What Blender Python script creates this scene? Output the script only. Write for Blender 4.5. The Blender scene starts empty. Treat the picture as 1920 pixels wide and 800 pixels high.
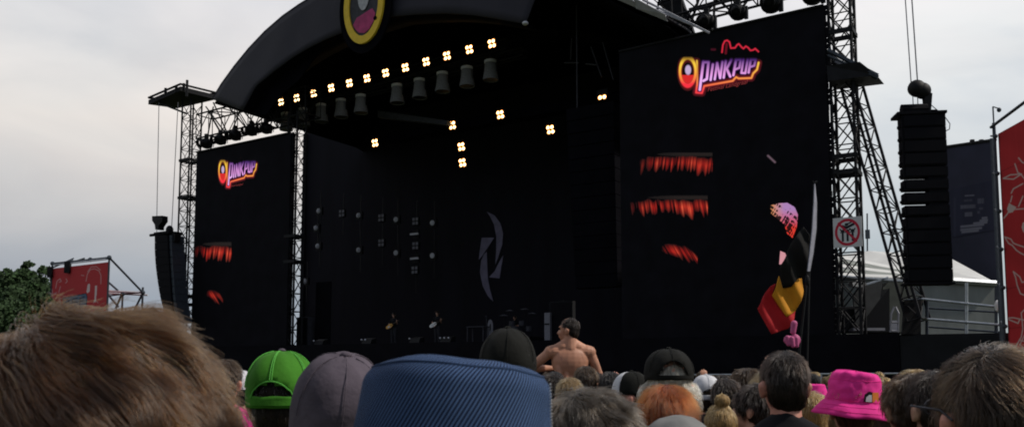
import bpy, math, random
import numpy as np
from mathutils import Vector, Matrix, noise
from math import sin, cos, pi, radians as R
random.seed(7); np.random.seed(7)
scene = bpy.context.scene
C = scene.collection

# ------------------------------------------------------------------ camera model
FPX = 1660.0; PPY = 540.0; TH = math.atan(150/1660.0); CZ = 1.85
CT, ST = cos(TH), sin(TH)
def ray(px, py):
    x = (px-960)/FPX; y = (PPY-py)/FPX
    return Vector((x, CT-ST*y, ST+CT*y))
def at(px, py, Y):
    r = ray(px, py); k = Y/r.y
    return Vector((r.x*k, Y, CZ+r.z*k))
def proj(p):
    x, y, z = p[0], p[1], p[2]-CZ
    f = CT*y+ST*z; u = -ST*y+CT*z
    return 960+FPX*x/f, PPY-FPX*u/f
# stage frame: t along the front (to the right), d towards the back, z up
AX, AY = -18.5, 52.0; AN = R(-32)
U = Vector((cos(AN), sin(AN), 0)); V = Vector((-sin(AN), cos(AN), 0))
def S(t, d=0, z=0):
    if not isinstance(t, (int, float)): t, d, z = t
    return Vector((AX+U.x*t+V.x*d, AY+U.y*t+V.y*d, z))
def pl(px, py, d=0):
    r = ray(px, py)
    k = (AX*V.x+AY*V.y+d)/(r.x*V.x+r.y*V.y)
    x, y = r.x*k, r.y*k
    return ((x-AX)*U.x+(y-AY)*U.y, CZ+r.z*k)
def W(x, y=None, z=None):
    if y is None: return Vector(x)
    return Vector((x, y, z))

# ------------------------------------------------------------------ materials
def nodes(m):
    m.use_nodes = True
    nt = m.node_tree
    return nt, nt.nodes, nt.links
def mat(name, col, rough=.7, var=.15, scale=8, bump=0, bscale=60, metal=0, spec=.3, stretch=None, rot=None):
    m = bpy.data.materials.new(name)
    nt, N, L = nodes(m)
    b = N['Principled BSDF']
    b.inputs['Roughness'].default_value = rough
    b.inputs['Metallic'].default_value = metal
    b.inputs['Specular IOR Level'].default_value = spec
    tc = N.new('ShaderNodeTexCoord')
    vec = tc.outputs['Object']
    if stretch:
        mp = N.new('ShaderNodeMapping'); mp.inputs['Scale'].default_value = stretch
        if rot: mp.inputs['Rotation'].default_value = rot
        L.new(vec, mp.inputs['Vector']); vec = mp.outputs['Vector']
    n = N.new('ShaderNodeTexNoise'); n.inputs['Scale'].default_value = scale; n.inputs['Detail'].default_value = 5
    L.new(vec, n.inputs['Vector'])
    r = N.new('ShaderNodeValToRGB')
    lo = [max(0, c*(1-var)) for c in col[:3]]; hi = [min(1, c*(1+var)) for c in col[:3]]
    r.color_ramp.elements[0].position = .3; r.color_ramp.elements[1].position = .7
    r.color_ramp.elements[0].color = (*lo, 1); r.color_ramp.elements[1].color = (*hi, 1)
    L.new(n.outputs['Fac'], r.inputs['Fac']); L.new(r.outputs['Color'], b.inputs['Base Color'])
    if bump:
        n2 = N.new('ShaderNodeTexNoise'); n2.inputs['Scale'].default_value = bscale; n2.inputs['Detail'].default_value = 4
        L.new(vec, n2.inputs['Vector'])
        bp = N.new('ShaderNodeBump'); bp.inputs['Strength'].default_value = bump; bp.inputs['Distance'].default_value = .01
        L.new(n2.outputs['Fac'], bp.inputs['Height']); L.new(bp.outputs['Normal'], b.inputs['Normal'])
    return m
def emis(name, col, s):
    m = bpy.data.materials.new(name); nt, N, L = nodes(m)
    b = N['Principled BSDF']; b.inputs['Base Color'].default_value = (*col, 1)
    b.inputs['Emission Color'].default_value = (*col, 1); b.inputs['Emission Strength'].default_value = s
    return m
def vcol(name, emission=0, rough=.7):
    m = bpy.data.materials.new(name); nt, N, L = nodes(m)
    b = N['Principled BSDF']; a = N.new('ShaderNodeVertexColor'); a.layer_name = 'Col'
    b.inputs['Roughness'].default_value = rough; b.inputs['Specular IOR Level'].default_value = .2
    if emission:
        b.inputs['Base Color'].default_value = (.01, .01, .012, 1)
        L.new(a.outputs['Color'], b.inputs['Emission Color']); b.inputs['Emission Strength'].default_value = emission
    else:
        L.new(a.outputs['Color'], b.inputs['Base Color'])
    return m
M = dict(
 black=mat('black_cloth', (.0048, .0046, .0068), .95, .25, 1.5, .3, 6, spec=.1),
 mesh=mat('black_gauze', (.0056, .0053, .0080), .9, .3, 1.2, .2, 8, spec=.12),
 canopy=mat('roof_tarpaulin', (.021, .020, .028), .7, .12, .5, .35, 1.6, spec=.25, stretch=(1, 1, .35)),
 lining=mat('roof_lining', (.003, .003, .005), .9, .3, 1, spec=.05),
 hem=mat('pale_hem', (.32, .32, .35), .7, .15, 3),
 steel=mat('black_truss', (.010, .010, .012), .7, .3, 6, spec=.2),
 alu=mat('scaffold_tube', (.42, .44, .46), .38, .15, 9, metal=.8),
 dsteel=mat('dark_scaffold', (.05, .06, .075), .5, .2, 9, metal=.3),
 pa=mat('speaker_grille', (.0048, .0046, .0068), .8, .2, 12, .4, 120, spec=.12),
 fixt=mat('lamp_housing', (.006, .006, .007), .6, .2, 10, spec=.2),
 bell=mat('grey_lamp_cover', (.19, .19, .215), .8, .35, 22, .5, 90),
 rim=mat('pale_rim', (.55, .55, .6), .5, .1, 10),
 beam=mat('grey_beam', (.045, .045, .055), .7, .25, 4),
 logo=mat('grey_print', (.20, .185, .26), .9, .2, 2, spec=.1),
 deck=mat('stage_deck', (.007, .007, .008), .8, .3, 3),
 skirt=mat('grey_windbreak', (.009, .010, .012), .9, .25, 2, .3, 30),
 navy=mat('navy_banner', (.022, .024, .045), .85, .15, .8, .3, 1.5),
 white=mat('white_paint', (.72, .72, .70), .55, .06, 5),
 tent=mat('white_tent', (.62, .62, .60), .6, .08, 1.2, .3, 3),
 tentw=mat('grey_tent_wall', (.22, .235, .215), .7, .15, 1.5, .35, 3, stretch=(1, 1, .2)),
 grass=mat('trampled_grass', (.07, .085, .035), .95, .5, 3, .6, 30),
 leaf=mat('tree_leaves', (.028, .056, .018), .8, .5, 1.3),
 bark=mat('bark', (.09, .07, .05), .9, .3, 6, .6, 30),
 skin=mat('skin', (.46, .26, .185), .55, .12, 12, .1, 90, spec=.4),
 skint=mat('tanned_skin', (.46, .215, .13), .55, .26, 6, .1, 90, spec=.4),
 skinr=mat('reddened_skin', (.50, .22, .16), .5, .15, 14, .1, 90, spec=.4),
 denim=mat('trousers_denim', (.045, .06, .10), .9, .3, 20, .3, 200),
 trousers=mat('dark_trousers', (.02, .02, .025), .9, .3, 20),
 chain=mat('hoist_chain', (.12, .12, .13), .4, .2, 10, metal=.7),
 lens=mat('lamp_glass', (.25, .26, .3), .15, .1, 10, spec=.6),
 gold=mat('warm_reflector', (.75, .38, .12), .35, .1, 10, metal=.9),
 wood=mat('amber_guitar_finish', (.65, .33, .05), .3, .2, 6, spec=.6),
 ivory=mat('ivory_guitar_finish', (.7, .7, .68), .3, .1, 6, spec=.6),
 redring=mat('red_sign_paint', (.45, .03, .05), .5, .08, 5),
 flagk=mat('flag_black_cloth', (.008, .0075, .007), .9, .2, 4),
 flagy=mat('flag_yellow_cloth', (.60, .25, .010), .8, .12, 4, .3, 12),
 flagr=mat('flag_red_cloth', (.44, .011, .015), .8, .12, 4, .3, 12),
 foam=mat('pink_foam', (.45, .085, .21), .6, .12, 16, .3, 60),
 yellow=mat('yellow_sign', (.78, .52, .03), .55, .08, 3),
 magenta=mat('magenta_print', (.42, .04, .15), .6, .25, 3),
 paleface=mat('pale_print', (.42, .42, .44), .6, .2, 5),
)

# ------------------------------------------------------------------ mesh builder
class MB:
    def __init__(s): s.v = []; s.f = []
    def add(s, vs, fs):
        o = len(s.v); s.v += [Vector(v) for v in vs]; s.f += [tuple(i+o for i in f) for f in fs]; return s
    def box(s, a, b, fr=S):
        x0, y0, z0 = a; x1, y1, z1 = b
        vs = [fr(x, y, z) for z in (z0, z1) for x, y in ((x0, y0), (x1, y0), (x1, y1), (x0, y1))]
        return s.add(vs, [(0, 3, 2, 1), (4, 5, 6, 7), (0, 1, 5, 4), (1, 2, 6, 5), (2, 3, 7, 6), (3, 0, 4, 7)])
    def tube(s, a, b, r, n=6, r2=None):
        a = Vector(a); b = Vector(b); d = (b-a)
        if d.length < 1e-6: return s
        q = d.to_track_quat('Z', 'Y'); r2 = r if r2 is None else r2
        vs = [a+q@Vector((r*cos(2*pi*i/n), r*sin(2*pi*i/n), 0)) for i in range(n)]
        vs += [b+q@Vector((r2*cos(2*pi*i/n), r2*sin(2*pi*i/n), 0)) for i in range(n)]
        fs = [(i, (i+1) % n, n+(i+1) % n, n+i) for i in range(n)]+[tuple(range(n-1, -1, -1)), tuple(range(n, 2*n))]
        return s.add(vs, fs)
    def path(s, pts, r, n=6):
        for a, b in zip(pts[:-1], pts[1:]): s.tube(a, b, r, n)
        return s
    def lathe(s, prof, org=(0, 0, 0), q=None, n=24, sx=1, sy=1):
        org = Vector(org); vs = []; fs = []
        for r, z in prof:
            for i in range(n):
                p = Vector((r*sx*cos(2*pi*i/n), r*sy*sin(2*pi*i/n), z))
                vs.append(org+(q@p if q else p))
        for k in range(len(prof)-1):
            for i in range(n):
                fs.append((k*n+i, k*n+(i+1) % n, (k+1)*n+(i+1) % n, (k+1)*n+i))
        return s.add(vs, fs)
    def ell(s, c, r, nu=14, nv=10, q=None):
        c = Vector(c); vs = []; fs = []
        if isinstance(r, (int, float)): r = (r, r, r)
        for j in range(nv+1):
            ph = pi*j/nv
            for i in range(nu):
                a = 2*pi*i/nu
                p = Vector((r[0]*sin(ph)*cos(a), r[1]*sin(ph)*sin(a), r[2]*cos(ph)))
                if q: p = q@p
                vs.append(c+p)
        for j in range(nv):
            for i in range(nu):
                a0, a1, b1, b0 = j*nu+i, j*nu+(i+1) % nu, (j+1)*nu+(i+1) % nu, (j+1)*nu+i
                if j == 0: fs.append((a0, b0, b1))
                elif j == nv-1: fs.append((a0, b0, a1))
                else: fs.append((a0, b0, b1, a1))
        return s.add(vs, fs)
    def prism(s, pts, off):
        n = len(pts); off = Vector(off)
        vs = [Vector(p) for p in pts]+[Vector(p)+off for p in pts]
        return s.add(vs, [tuple(range(n)), tuple(range(2*n-1, n-1, -1))]+[(i, n+i, n+(i+1) % n, (i+1) % n) for i in range(n)])
    def build(s, name, m, parent=None, smooth=False, world=True):
        me = bpy.data.meshes.new(name)
        inv = parent_world(parent).inverted() if (parent and world) else Matrix()
        me.from_pydata([inv@v for v in s.v], [], s.f); me.validate()
        if m: me.materials.append(m)
        if smooth:
            for p in me.polygons: p.use_smooth = True
        o = bpy.data.objects.new(name, me); C.objects.link(o)
        if parent: o.parent = parent
        return o
def parent_world(p):
    m = Matrix.LocRotScale(p.location, p.rotation_euler, p.scale)
    while p.parent:
        p = p.parent; m = Matrix.LocRotScale(p.location, p.rotation_euler, p.scale)@m
    return m
def tag(o, label=None, cat=None, group=None, kind=None):
    if label: o['label'] = label
    if cat: o['category'] = cat
    if group: o['group'] = group
    if kind: o['kind'] = kind
    return o
def thing(name, label, cat, loc=(0, 0, 0), rz=0, group=None):
    o = bpy.data.objects.new(name, None); C.objects.link(o); o.empty_display_size = .2
    o.location = loc; o.rotation_euler = (0, 0, rz)
    return tag(o, label, cat, group)
KIDS = {}
def copy_tree(o, parent=None):
    c = o.copy(); C.objects.link(c); c.parent = parent
    for ch in [x for x in o.children]: copy_tree(ch, c)
    return c
def dup(o, loc, label, rz=None):
    c = copy_tree(o); c.location = loc; c['label'] = label
    if rz is not None: c.rotation_euler.z = rz
    return c
def solid_of(mb_obj, t):   # gives sheets real thickness
    md = mb_obj.modifiers.new('thick', 'SOLIDIFY'); md.thickness = t; return mb_obj

# rasterised print or LED picture on a real panel; corner points o, eu (right), ev (up)
def panel(name, parent, m, o, eu, ev, nu, nv, colf, skip_black=False, off=Vector((0, 0, 0))):
    o = Vector(o)+off; eu = Vector(eu); ev = Vector(ev)
    a = np.linspace(0, 1, nu+1); b = np.linspace(0, 1, nv+1)
    A, B = np.meshgrid(a, b)
    P = np.array(o)[None, None]+A[..., None]*np.array(eu)+B[..., None]*np.array(ev)
    z = P[..., 2]-CZ; f = CT*P[..., 1]+ST*z; u = -ST*P[..., 1]+CT*z
    X = 960+FPX*P[..., 0]/f; Y = PPY-FPX*u/f
    col = np.clip(colf(X, Y, A, B), 0, 1)
    idx = np.arange((nu+1)*(nv+1)).reshape(nv+1, nu+1)
    F = np.stack([idx[:-1, :-1], idx[:-1, 1:], idx[1:, 1:], idx[1:, :-1]], -1).reshape(-1, 4)
    cf = col.reshape(-1, 3)
    if skip_black:
        keep = cf[F].sum(-1).max(1) > .012; F = F[keep]
        used = np.unique(F); mp = -np.ones(len(cf), int); mp[used] = np.arange(len(used)); F = mp[F]
        V_ = P.reshape(-1, 3)[used]; cf = cf[used]
    else: V_ = P.reshape(-1, 3)
    inv = np.array(parent_world(parent).inverted()) if parent else np.eye(4)
    V_ = V_@inv[:3, :3].T+inv[:3, 3]
    me = bpy.data.meshes.new(name); me.from_pydata(V_.tolist(), [], F.tolist())
    ca = me.color_attributes.new('Col', 'FLOAT_COLOR', 'POINT')
    ca.data.foreach_set('color', np.concatenate([cf, np.ones((len(cf), 1))], 1).astype(np.float32).ravel())
    me.materials.append(m)
    ob = bpy.data.objects.new(name, me); C.objects.link(ob)
    if parent: ob.parent = parent
    return ob
def dpath(X, Y, pts, closed=False):
    pts = list(pts)+([pts[0]] if closed else [])
    D = np.full(X.shape, 1e9)
    for (x0, y0), (x1, y1) in zip(pts[:-1], pts[1:]):
        dx, dy = x1-x0, y1-y0; l = dx*dx+dy*dy+1e-9
        t = np.clip(((X-x0)*dx+(Y-y0)*dy)/l, 0, 1)
        D = np.minimum(D, np.hypot(X-x0-t*dx, Y-y0-t*dy))
    return D
def inpoly(X, Y, pts):
    ins = np.zeros(X.shape, bool); n = len(pts)
    for i in range(n):
        x0, y0 = pts[i]; x1, y1 = pts[(i+1) % n]
        if y0 == y1: continue
        c = ((y0 > Y) != (y1 > Y)) & (X < (x1-x0)*(Y-y0)/(y1-y0)+x0)
        ins ^= c
    return ins
def sm(d, w, s=.6): return np.clip((w-d)/s+.5, 0, 1)
def vnoise(x, seed=0):
    rs = np.random.RandomState(seed); tab = rs.rand(4096)
    i = np.floor(x).astype(int); f = x-i; f = f*f*(3-2*f)
    return tab[i % 4096]*(1-f)+tab[(i+1) % 4096]*f

# ------------------------------------------------------------------ world, sun, camera
SUN = Vector((.66, -.10, .72)).normalized()
w = bpy.data.worlds.new("World"); scene.world = w; w.use_nodes = True
nt = w.node_tree; N = nt.nodes; L = nt.links
bg = N['Background']; bg.inputs['Strength'].default_value = 1.0
sky = N.new('ShaderNodeTexSky'); sky.sky_type = 'NISHITA'; sky.sun_disc = False
sky.sun_elevation = math.asin(SUN.z); sky.sun_rotation = math.atan2(SUN.x, SUN.y)
tc = N.new('ShaderNodeTexCoord')
sc_ = N.new('ShaderNodeVectorMath'); sc_.operation = 'SCALE'; sc_.inputs['Scale'].default_value = .10
L.new(sky.outputs['Color'], sc_.inputs[0])
sep = N.new('ShaderNodeSeparateXYZ'); L.new(tc.outputs['Generated'], sep.inputs[0])
mp = N.new('ShaderNodeMapping'); mp.inputs['Scale'].default_value = (1.4, 1.4, 3.6); mp.inputs['Location'].default_value = (.3, .2, .4)
L.new(tc.outputs['Generated'], mp.inputs['Vector'])
n1 = N.new('ShaderNodeTexNoise'); n1.inputs['Scale'].default_value = 1.5; n1.inputs['Detail'].default_value = 6; n1.inputs['Roughness'].default_value = .5; n1.inputs['Distortion'].default_value = .3
L.new(mp.outputs['Vector'], n1.inputs['Vector'])
n2 = N.new('ShaderNodeTexNoise'); n2.inputs['Scale'].default_value = 3.2; n2.inputs['Detail'].default_value = 5; n2.inputs['Distortion'].default_value = .4
L.new(mp.outputs['Vector'], n2.inputs['Vector'])
def ramp(inp, els):
    r = N.new('ShaderNodeValToRGB'); cr = r.color_ramp
    while len(cr.elements) < len(els): cr.elements.new(.5)
    for e, (p, c) in zip(cr.elements, els): e.position = p; e.color = (*c, 1)
    L.new(inp, r.inputs['Fac']); return r
def mixc(fac, a, b, mode='MIX'):
    m = N.new('ShaderNodeMix'); m.data_type = 'RGBA'; m.blend_type = mode
    if isinstance(fac, float): m.inputs[0].default_value = fac
    else: L.new(fac, m.inputs[0])
    for k, s_ in ((6, a), (7, b)):
        if isinstance(s_, tuple): m.inputs[k].default_value = (*s_, 1)
        else: L.new(s_, m.inputs[k])
    return m.outputs[2]
# cloud brightness by elevation: slate haze low down, bright veil higher
elevL = ramp(sep.outputs['Z'], [(0, (.29, .345, .42)), (.07, (.33, .38, .45)), (.15, (.55, .57, .59)), (.25, (.80, .78, .755)), (.40, (.76, .785, .83)), (1, (.42, .46, .53))])
elevR = ramp(sep.outputs['Z'], [(0, (.40, .45, .50)), (.10, (.50, .55, .58)), (.20, (.80, .82, .82)), (.33, (.86, .88, .895)), (.45, (.72, .78, .88)), (1, (.42, .47, .56))])
mr = N.new('ShaderNodeMapRange'); mr.inputs['From Min'].default_value = -.35; mr.inputs['From Max'].default_value = .35
L.new(sep.outputs['X'], mr.inputs['Value'])
cl = mixc(mr.outputs[0], elevL.outputs[0], elevR.outputs[0])
warm = ramp(n1.outputs['Fac'], [(.42, (.985, .985, .98)), (.62, (1.05, 1.0, .975))])
cl = mixc(1.0, cl, warm.outputs[0], 'MULTIPLY')
puff = ramp(n2.outputs['Fac'], [(.32, (.89, .90, .915)), (.68, (1.07, 1.06, 1.045))])
cl = mixc(1.0, cl, puff.outputs[0], 'MULTIPLY')
cover = ramp(n1.outputs['Fac'], [(.26, (.62, .62, .62)), (.46, (.97, .97, .97))])
skyc = mixc(cover.outputs[0], sc_.outputs[0], cl)
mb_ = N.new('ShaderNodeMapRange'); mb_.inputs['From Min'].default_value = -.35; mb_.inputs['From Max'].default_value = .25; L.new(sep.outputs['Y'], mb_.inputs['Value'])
back_dim = mixc(mb_.outputs[0], (.46, .50, .57), (1.0, 1.0, 1.0))   # unseen sky behind the camera dimmed to deepen shaded sides
L.new(mixc(1.0, skyc, back_dim, 'MULTIPLY'), bg.inputs['Color'])

sd = bpy.data.lights.new('sun', 'SUN'); sd.energy = 3.0; sd.angle = R(3); sd.color = (1, .93, .84)
so = bpy.data.objects.new('sun', sd); C.objects.link(so); so.rotation_euler = SUN.to_track_quat('Z', 'Y').to_euler(); so.location = (20, -10, 30)
cd = bpy.data.cameras.new('camera'); cam = bpy.data.objects.new('camera', cd); C.objects.link(cam); scene.camera = cam
cam.location = (0, 0, CZ); cam.rotation_euler = (R(90)+TH, 0, 0)
cd.sensor_width = 36; cd.lens = FPX/1920*36; cd.shift_y = 140/1920; cd.clip_end = 3000; cd.clip_start = .05
cd.dof.use_dof = True; cd.dof.focus_distance = 14; cd.dof.aperture_fstop = 14
scene.view_settings.view_transform = 'Standard'; scene.view_settings.look = 'None'; scene.view_settings.exposure = 0
scene.cycles.filter_width = 1.9; scene.cycles.use_denoising = True
scene.cycles.max_bounces = 6; scene.cycles.transparent_max_bounces = 8

# ------------------------------------------------------------------ ground
g = MB(); g.add([(-1500, -300, 0), (1500, -300, 0), (1500, 2500, 0), (-1500, 2500, 0)], [(0, 1, 2, 3)])
tag(g.build('ground', M['grass']), kind='structure')

# ------------------------------------------------------------------ stage
DZ = 3.05
st = thing('stage_platform', 'long black stage deck with dark skirt and black side walls', 'stage', S(0, 0, 0), AN)
MB().box((-3, .02, 0), (46, 14, DZ)).build('deck', M['deck'], st)
m = MB(); m.box((-3, -.12, 0), (38.2, 0, DZ+.05)); m.build('skirt', M['black'], st)
m = MB(); m.box((38.22, -.10, 0), (41.5, 0, DZ-.05)); tag(m.build('skirt', M['skirt'], st), 'slightly lighter grey windbreak skirt')
m = MB()
m.box((-3.6, 11.7, DZ), (-3.45, 12, 19)); m.build('side_wall', M['black'], st)
m = MB(); m.box((0,0,0),(0,0,0)); m = MB(); m.prism([S(35.6, .5, DZ), S(33.1, 12, DZ), S(33.1, 12, 15.5), S(35.6, .5, 15.5)], U*.1); m.build('side_wall', M['black'], st)
MB().box((7.33, 2.2, DZ), (8.44, 2.3, 6.7)).build('side_drape', M['black'], st)
bd = tag(MB().box((-3.6, 12, DZ), (33.1, 12.2, 19.5)).build('backdrop_curtain', mat('back_curtain_cloth', (.0072, .0068, .0115), .95, .25, 1.2, .4, 4, stretch=(1, 1, .15))), 'full height black curtain closing the back of the stage', 'curtain')
st_ = bd
z7 = lambda x, y: (560+x/2.354, 340+y/2.354)
pieces = [[(830,133),(865,150),(890,185),(902,230),(898,280),(880,335),(868,365),(872,300),(872,240),(862,190),(845,155)],
 [(808,248),(862,248),(835,290),(812,325),(795,345),(800,300)],
 [(830,310),(832,370),(835,430),(845,480),(858,528),(835,505),(812,460),(800,400),(805,350),(818,320)],
 [(903,325),(895,370),(886,427),(840,422),(865,395),(885,355)]]
for i, p in enumerate(pieces):
    pts = [S(*((lambda q: (q[0], 11.96, q[1]))(pl(*z7(*a), 11.96)))) for a in p]
    MB().prism(pts, V*.03).build('band_emblem', M['logo'], st_)
def lamp_bar_row(): pass

# roof
rf = thing('stage_roof', 'arched black canopy roof over the stage with deep front fascia', 'roof', S(15.5, 0, 17), AN)
def P1(px, py, d=-1):
    t, z = pl(px, py, d); return (t, z)
outer = [P1(*p) for p in [(399.5,186),(416,159),(440,126),(467,93),(497,61.5),(530,33),(560,12),(579.5,0)]]
tc0 = 15.3
# fit the hidden top as the mirrored continuation of the arch
top = [(11.2, 22.25), (13.2, 22.75), (15.3, 22.95), (17.4, 22.75), (19.4, 22.2), (21.2, 21.5)]
right = [(22.8, 20.75), (24.4, 19.9), (25.9, 18.9), (27.4, 17.75), (28.6, 16.9), (30.0, 16.05)]
arch = outer+top+right
inner_px = [(455,207),(479,162),(512,135),(548,108),(578,90),(614,72),(671,50),(733,31),(782,27),(836,25),(886,28),(931,35),(985,45)]
inner = [P1(*p, -1.6) for p in inner_px]
# vault shell going back
bk = 13.5
vs = []; fs = []
n = len(arch)
for k, (dd, lift) in enumerate([(-1.0, 0), (1, .25), (5, .3), (9, .1), (bk, -.6)]):
    for t, z in arch: vs.append(S(t, dd, z+lift))
for k in range(4):
    for i in range(n-1): fs.append((k*n+i, k*n+i+1, (k+1)*n+i+1, (k+1)*n+i))
sh = MB().add(vs, fs).build('canopy', M['canopy'], rf, smooth=True); solid_of(sh, -.12)
# inner lining, darker
vs = []; fs = []
for k, dd in enumerate([-.9, 5, bk-.3]):
    for t, z in arch: vs.append(S(t, dd, z-.22-(.0)))
for k in range(2):
    for i in range(n-1): fs.append((k*n+i, k*n+i+1, (k+1)*n+i+1, (k+1)*n+i))
solid_of(MB().add(vs, fs).build('lining', M['lining'], rf, smooth=True), .04)
# back gable closing the vault
MB().prism([S(t, bk-.5, z-.3) for t, z in arch]+[S(30, bk-.5, 15), S(6, bk-.5, 15)], V*.1).build('back_gable', M['lining'], rf)
# front fascia: from the outer arch down to the hanging inner edge, ends at a diagonal seam to the right
def resample(pts, n):
    d = [0]
    for a, b in zip(pts[:-1], pts[1:]): d.append(d[-1]+math.hypot(b[0]-a[0], b[1]-a[1]))
    out = []
    for i in range(n):
        s_ = d[-1]*i/(n-1); j = max(k for k in range(len(d)) if d[k] <= s_+1e-9); j = min(j, len(pts)-2)
        f = (s_-d[j])/(d[j+1]-d[j]); out.append((pts[j][0]*(1-f)+pts[j+1][0]*f, pts[j][1]*(1-f)+pts[j+1][1]*f))
    return out
NA = 60; NB = 8
oa = resample(outer+top+right[:2], NA); ia = resample(inner, NA)
vs = []; fs = []
for j in range(NB+1):
    q = j/NB
    for i in range(NA):
        t = oa[i][0]*(1-q)+ia[i][0]*q; z = oa[i][1]*(1-q)+ia[i][1]*q
        wob = .05*noise.noise(Vector((t*.7, z*.4, 1.3)))+.03*sin(i*pi/4)**2
        vs.append(S(t, -1.02-.58*q-wob*sin(q*pi), z))
for j in range(NB):
    for i in range(NA-1): fs.append((j*NA+i, (j+1)*NA+i, (j+1)*NA+i+1, j*NA+i+1))
solid_of(MB().add(vs, fs).build('fascia', M['canopy'], rf, smooth=True), .05)
# soffit from the hanging edge back up into the vault
vs = []; fs = []
for dd, k in ((-1.58, 0), (-.6, 0), (.2, -.15)):
    for i in range(NA): vs.append(S(ia[i][0], dd, ia[i][1]+.02-k))
for j in range(2):
    for i in range(NA-1): fs.append((j*NA+i, (j+1)*NA+i, (j+1)*NA+i+1, j*NA+i+1))
solid_of(MB().add(vs, fs).build('soffit', M['lining'], rf, smooth=True), .04)
m = MB(); hp = [(24.4, 19.9), (25.9, 18.9), (27.4, 17.75), (28.6, 16.95), (30.0, 16.05)]
for a, b in zip(hp[:-1], hp[1:]):
    m.add([S(a[0], -1.06, a[1]-.08), S(b[0], -1.06, b[1]-.05), S(b[0], -1.35, b[1]+.16), S(a[0], -1.35, a[1]+.30)], [(0, 1, 2, 3)])
solid_of(m.build('pale_hem', M['hem'], rf), .03)
# drip corner left: dark folded valance under the left foot
m = MB(); m.prism([S(*((lambda q: (q[0], -.9, q[1]))(pl(*p, -.9)))) for p in [(399,187),(440,183),(466,200),(500,165),(540,128),(600,95),(560,150),(520,185),(500,215),(470,212),(430,196)]], V*.06)
m.build('valance', M['lining'], rf)

# emblem on the roof
em = thing('roof_emblem', 'oval yellow-ringed emblem hanging on the front of the black roof', 'emblem', S(13.5, -2, 18.6), AN)
ec = pl(683, 8, -1.9); rx, rz = 1.30, 2.05
def oval(rx, rz, d, th, name, m, cx=0, cz=0, n=40):
    pts = [S(ec[0]+cx+rx*cos(2*pi*i/n), d, ec[1]+cz+rz*sin(2*pi*i/n)) for i in range(n)]
    return MB().prism(pts, V*th).build(name, m, em)
oval(1.72, 2.5, -1.84, .1, 'backing', M['lining'])
mm = MB(); n = 48; vs = []
for rr, dd in ((1.0, -1.98), (.74, -1.98), (.74, -1.86), (1.0, -1.86)):
    vs += [S(ec[0]+rx*rr*cos(2*pi*i/n)*(1.0 if rr == 1 else 1.0), dd, ec[1]+rz*(rr if rr == 1 else .80)*sin(2*pi*i/n)) for i in range(n)]
mm.add(vs, [(k*n+i, k*n+(i+1) % n, ((k+1) % 4)*n+(i+1) % n, ((k+1) % 4)*n+i) for k in range(4) for i in range(n)])
mm.build('ring', M['yellow'], em)
oval(.95, 1.62, -1.90, .03, 'dark_field', M['beam'])
pts = [S(ec[0]+x, -1.93, ec[1]+z) for x, z in [(-.70,-.95),(-.45,-.62),(-.15,-.55),(.25,-.42),(.55,-.35),(.74,-.62),(.66,-1.0),(.40,-1.35),(.05,-1.52),(-.3,-1.42),(-.55,-1.2)]]
MB().prism(pts, V*.02).build('magenta_shape', M['magenta'], em)
pts = [S(ec[0]-.02+.36*cos(a)*(1+.12*sin(a)), -1.96, ec[1]+.28+.62*sin(a)) for a in [2*pi*i/20 for i in range(20)]]
MB().prism(pts, V*.02).build('pale_shape', M['paleface'], em)
pts = [S(ec[0]+.80+.11*cos(a), -1.995, ec[1]-.92+.11*sin(a)) for a in [2*pi*i/12 for i in range(12)]]
MB().prism(pts, V*.01).build('dark_stud', M['lining'], em)

# ------------------------------------------------------------------ trusses
def lattice(m, c, w, z0, z1, bay, r, fr=S, rc=None, xb=True):
    t, d = c; h = w/2
    co = [(t-h, d-h), (t+h, d-h), (t+h, d+h), (t-h, d+h)]
    nb = max(1, round((z1-z0)/bay)); b = (z1-z0)/nb
    for k in range(nb):
        for i in range(4):
            a_, b_ = co[i], co[(i+1) % 4]
            m.tube(fr(*a_, z0+k*b), fr(*b_, z0+k*b), r, 4)
            if (k+i) % 2 or xb: m.tube(fr(*a_, z0+k*b), fr(*b_, z0+(k+1)*b), r, 4)
            if not (k+i) % 2 or xb: m.tube(fr(*b_, z0+k*b), fr(*a_, z0+(k+1)*b), r, 4)
    return co
def tower(label, t, d, w, z1, bay=1.0, plates=(), rc=.055, rb=.022):
    o = thing('truss_tower', label, 'tower', S(t, d, 0), AN)
    m = MB(); co = lattice(m, (t, d), w, 0, z1, bay, rb); m.build('bracing', M['steel'], o)
    for a in co: MB().tube(S(*a, 0), S(*a, z1+.25), rc, 8).build('chord', M['steel'], o)
    for z in plates:
        m = MB(); h = w/2+.08
        m.box((t-h, d-h, z), (t+h, d-h+.12, z+.16)); m.box((t-h, d+h-.12, z), (t+h, d+h, z+.16))
        m.box((t-h, d-h+.12, z), (t-h+.12, d+h-.12, z+.16)); m.box((t+h-.12, d-h+.12, z), (t+h, d+h-.12, z+.16)); m.build('collar', M['steel'], o)
    return o
tL = tower('black lattice tower at the far left edge of the stage with cantilever platform on top', pl(357, 300, .5)[0], .5, .80, 18.0, .95, (5.6, 6.1, 12.1, 14.4))
t2 = tower('black lattice tower standing between the left screen and the stage opening', pl(556, 300, .45)[0], .45, .68, 15.8, 1.0, (7.6, 9.0))
tR = tower('tall black lattice tower rising past the frame edge beside the right screen', pl(1587, 300, .6)[0], .6, .80, 19.5, 1.05, (9.15, 9.75, 14.6), .06, .026)
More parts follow.
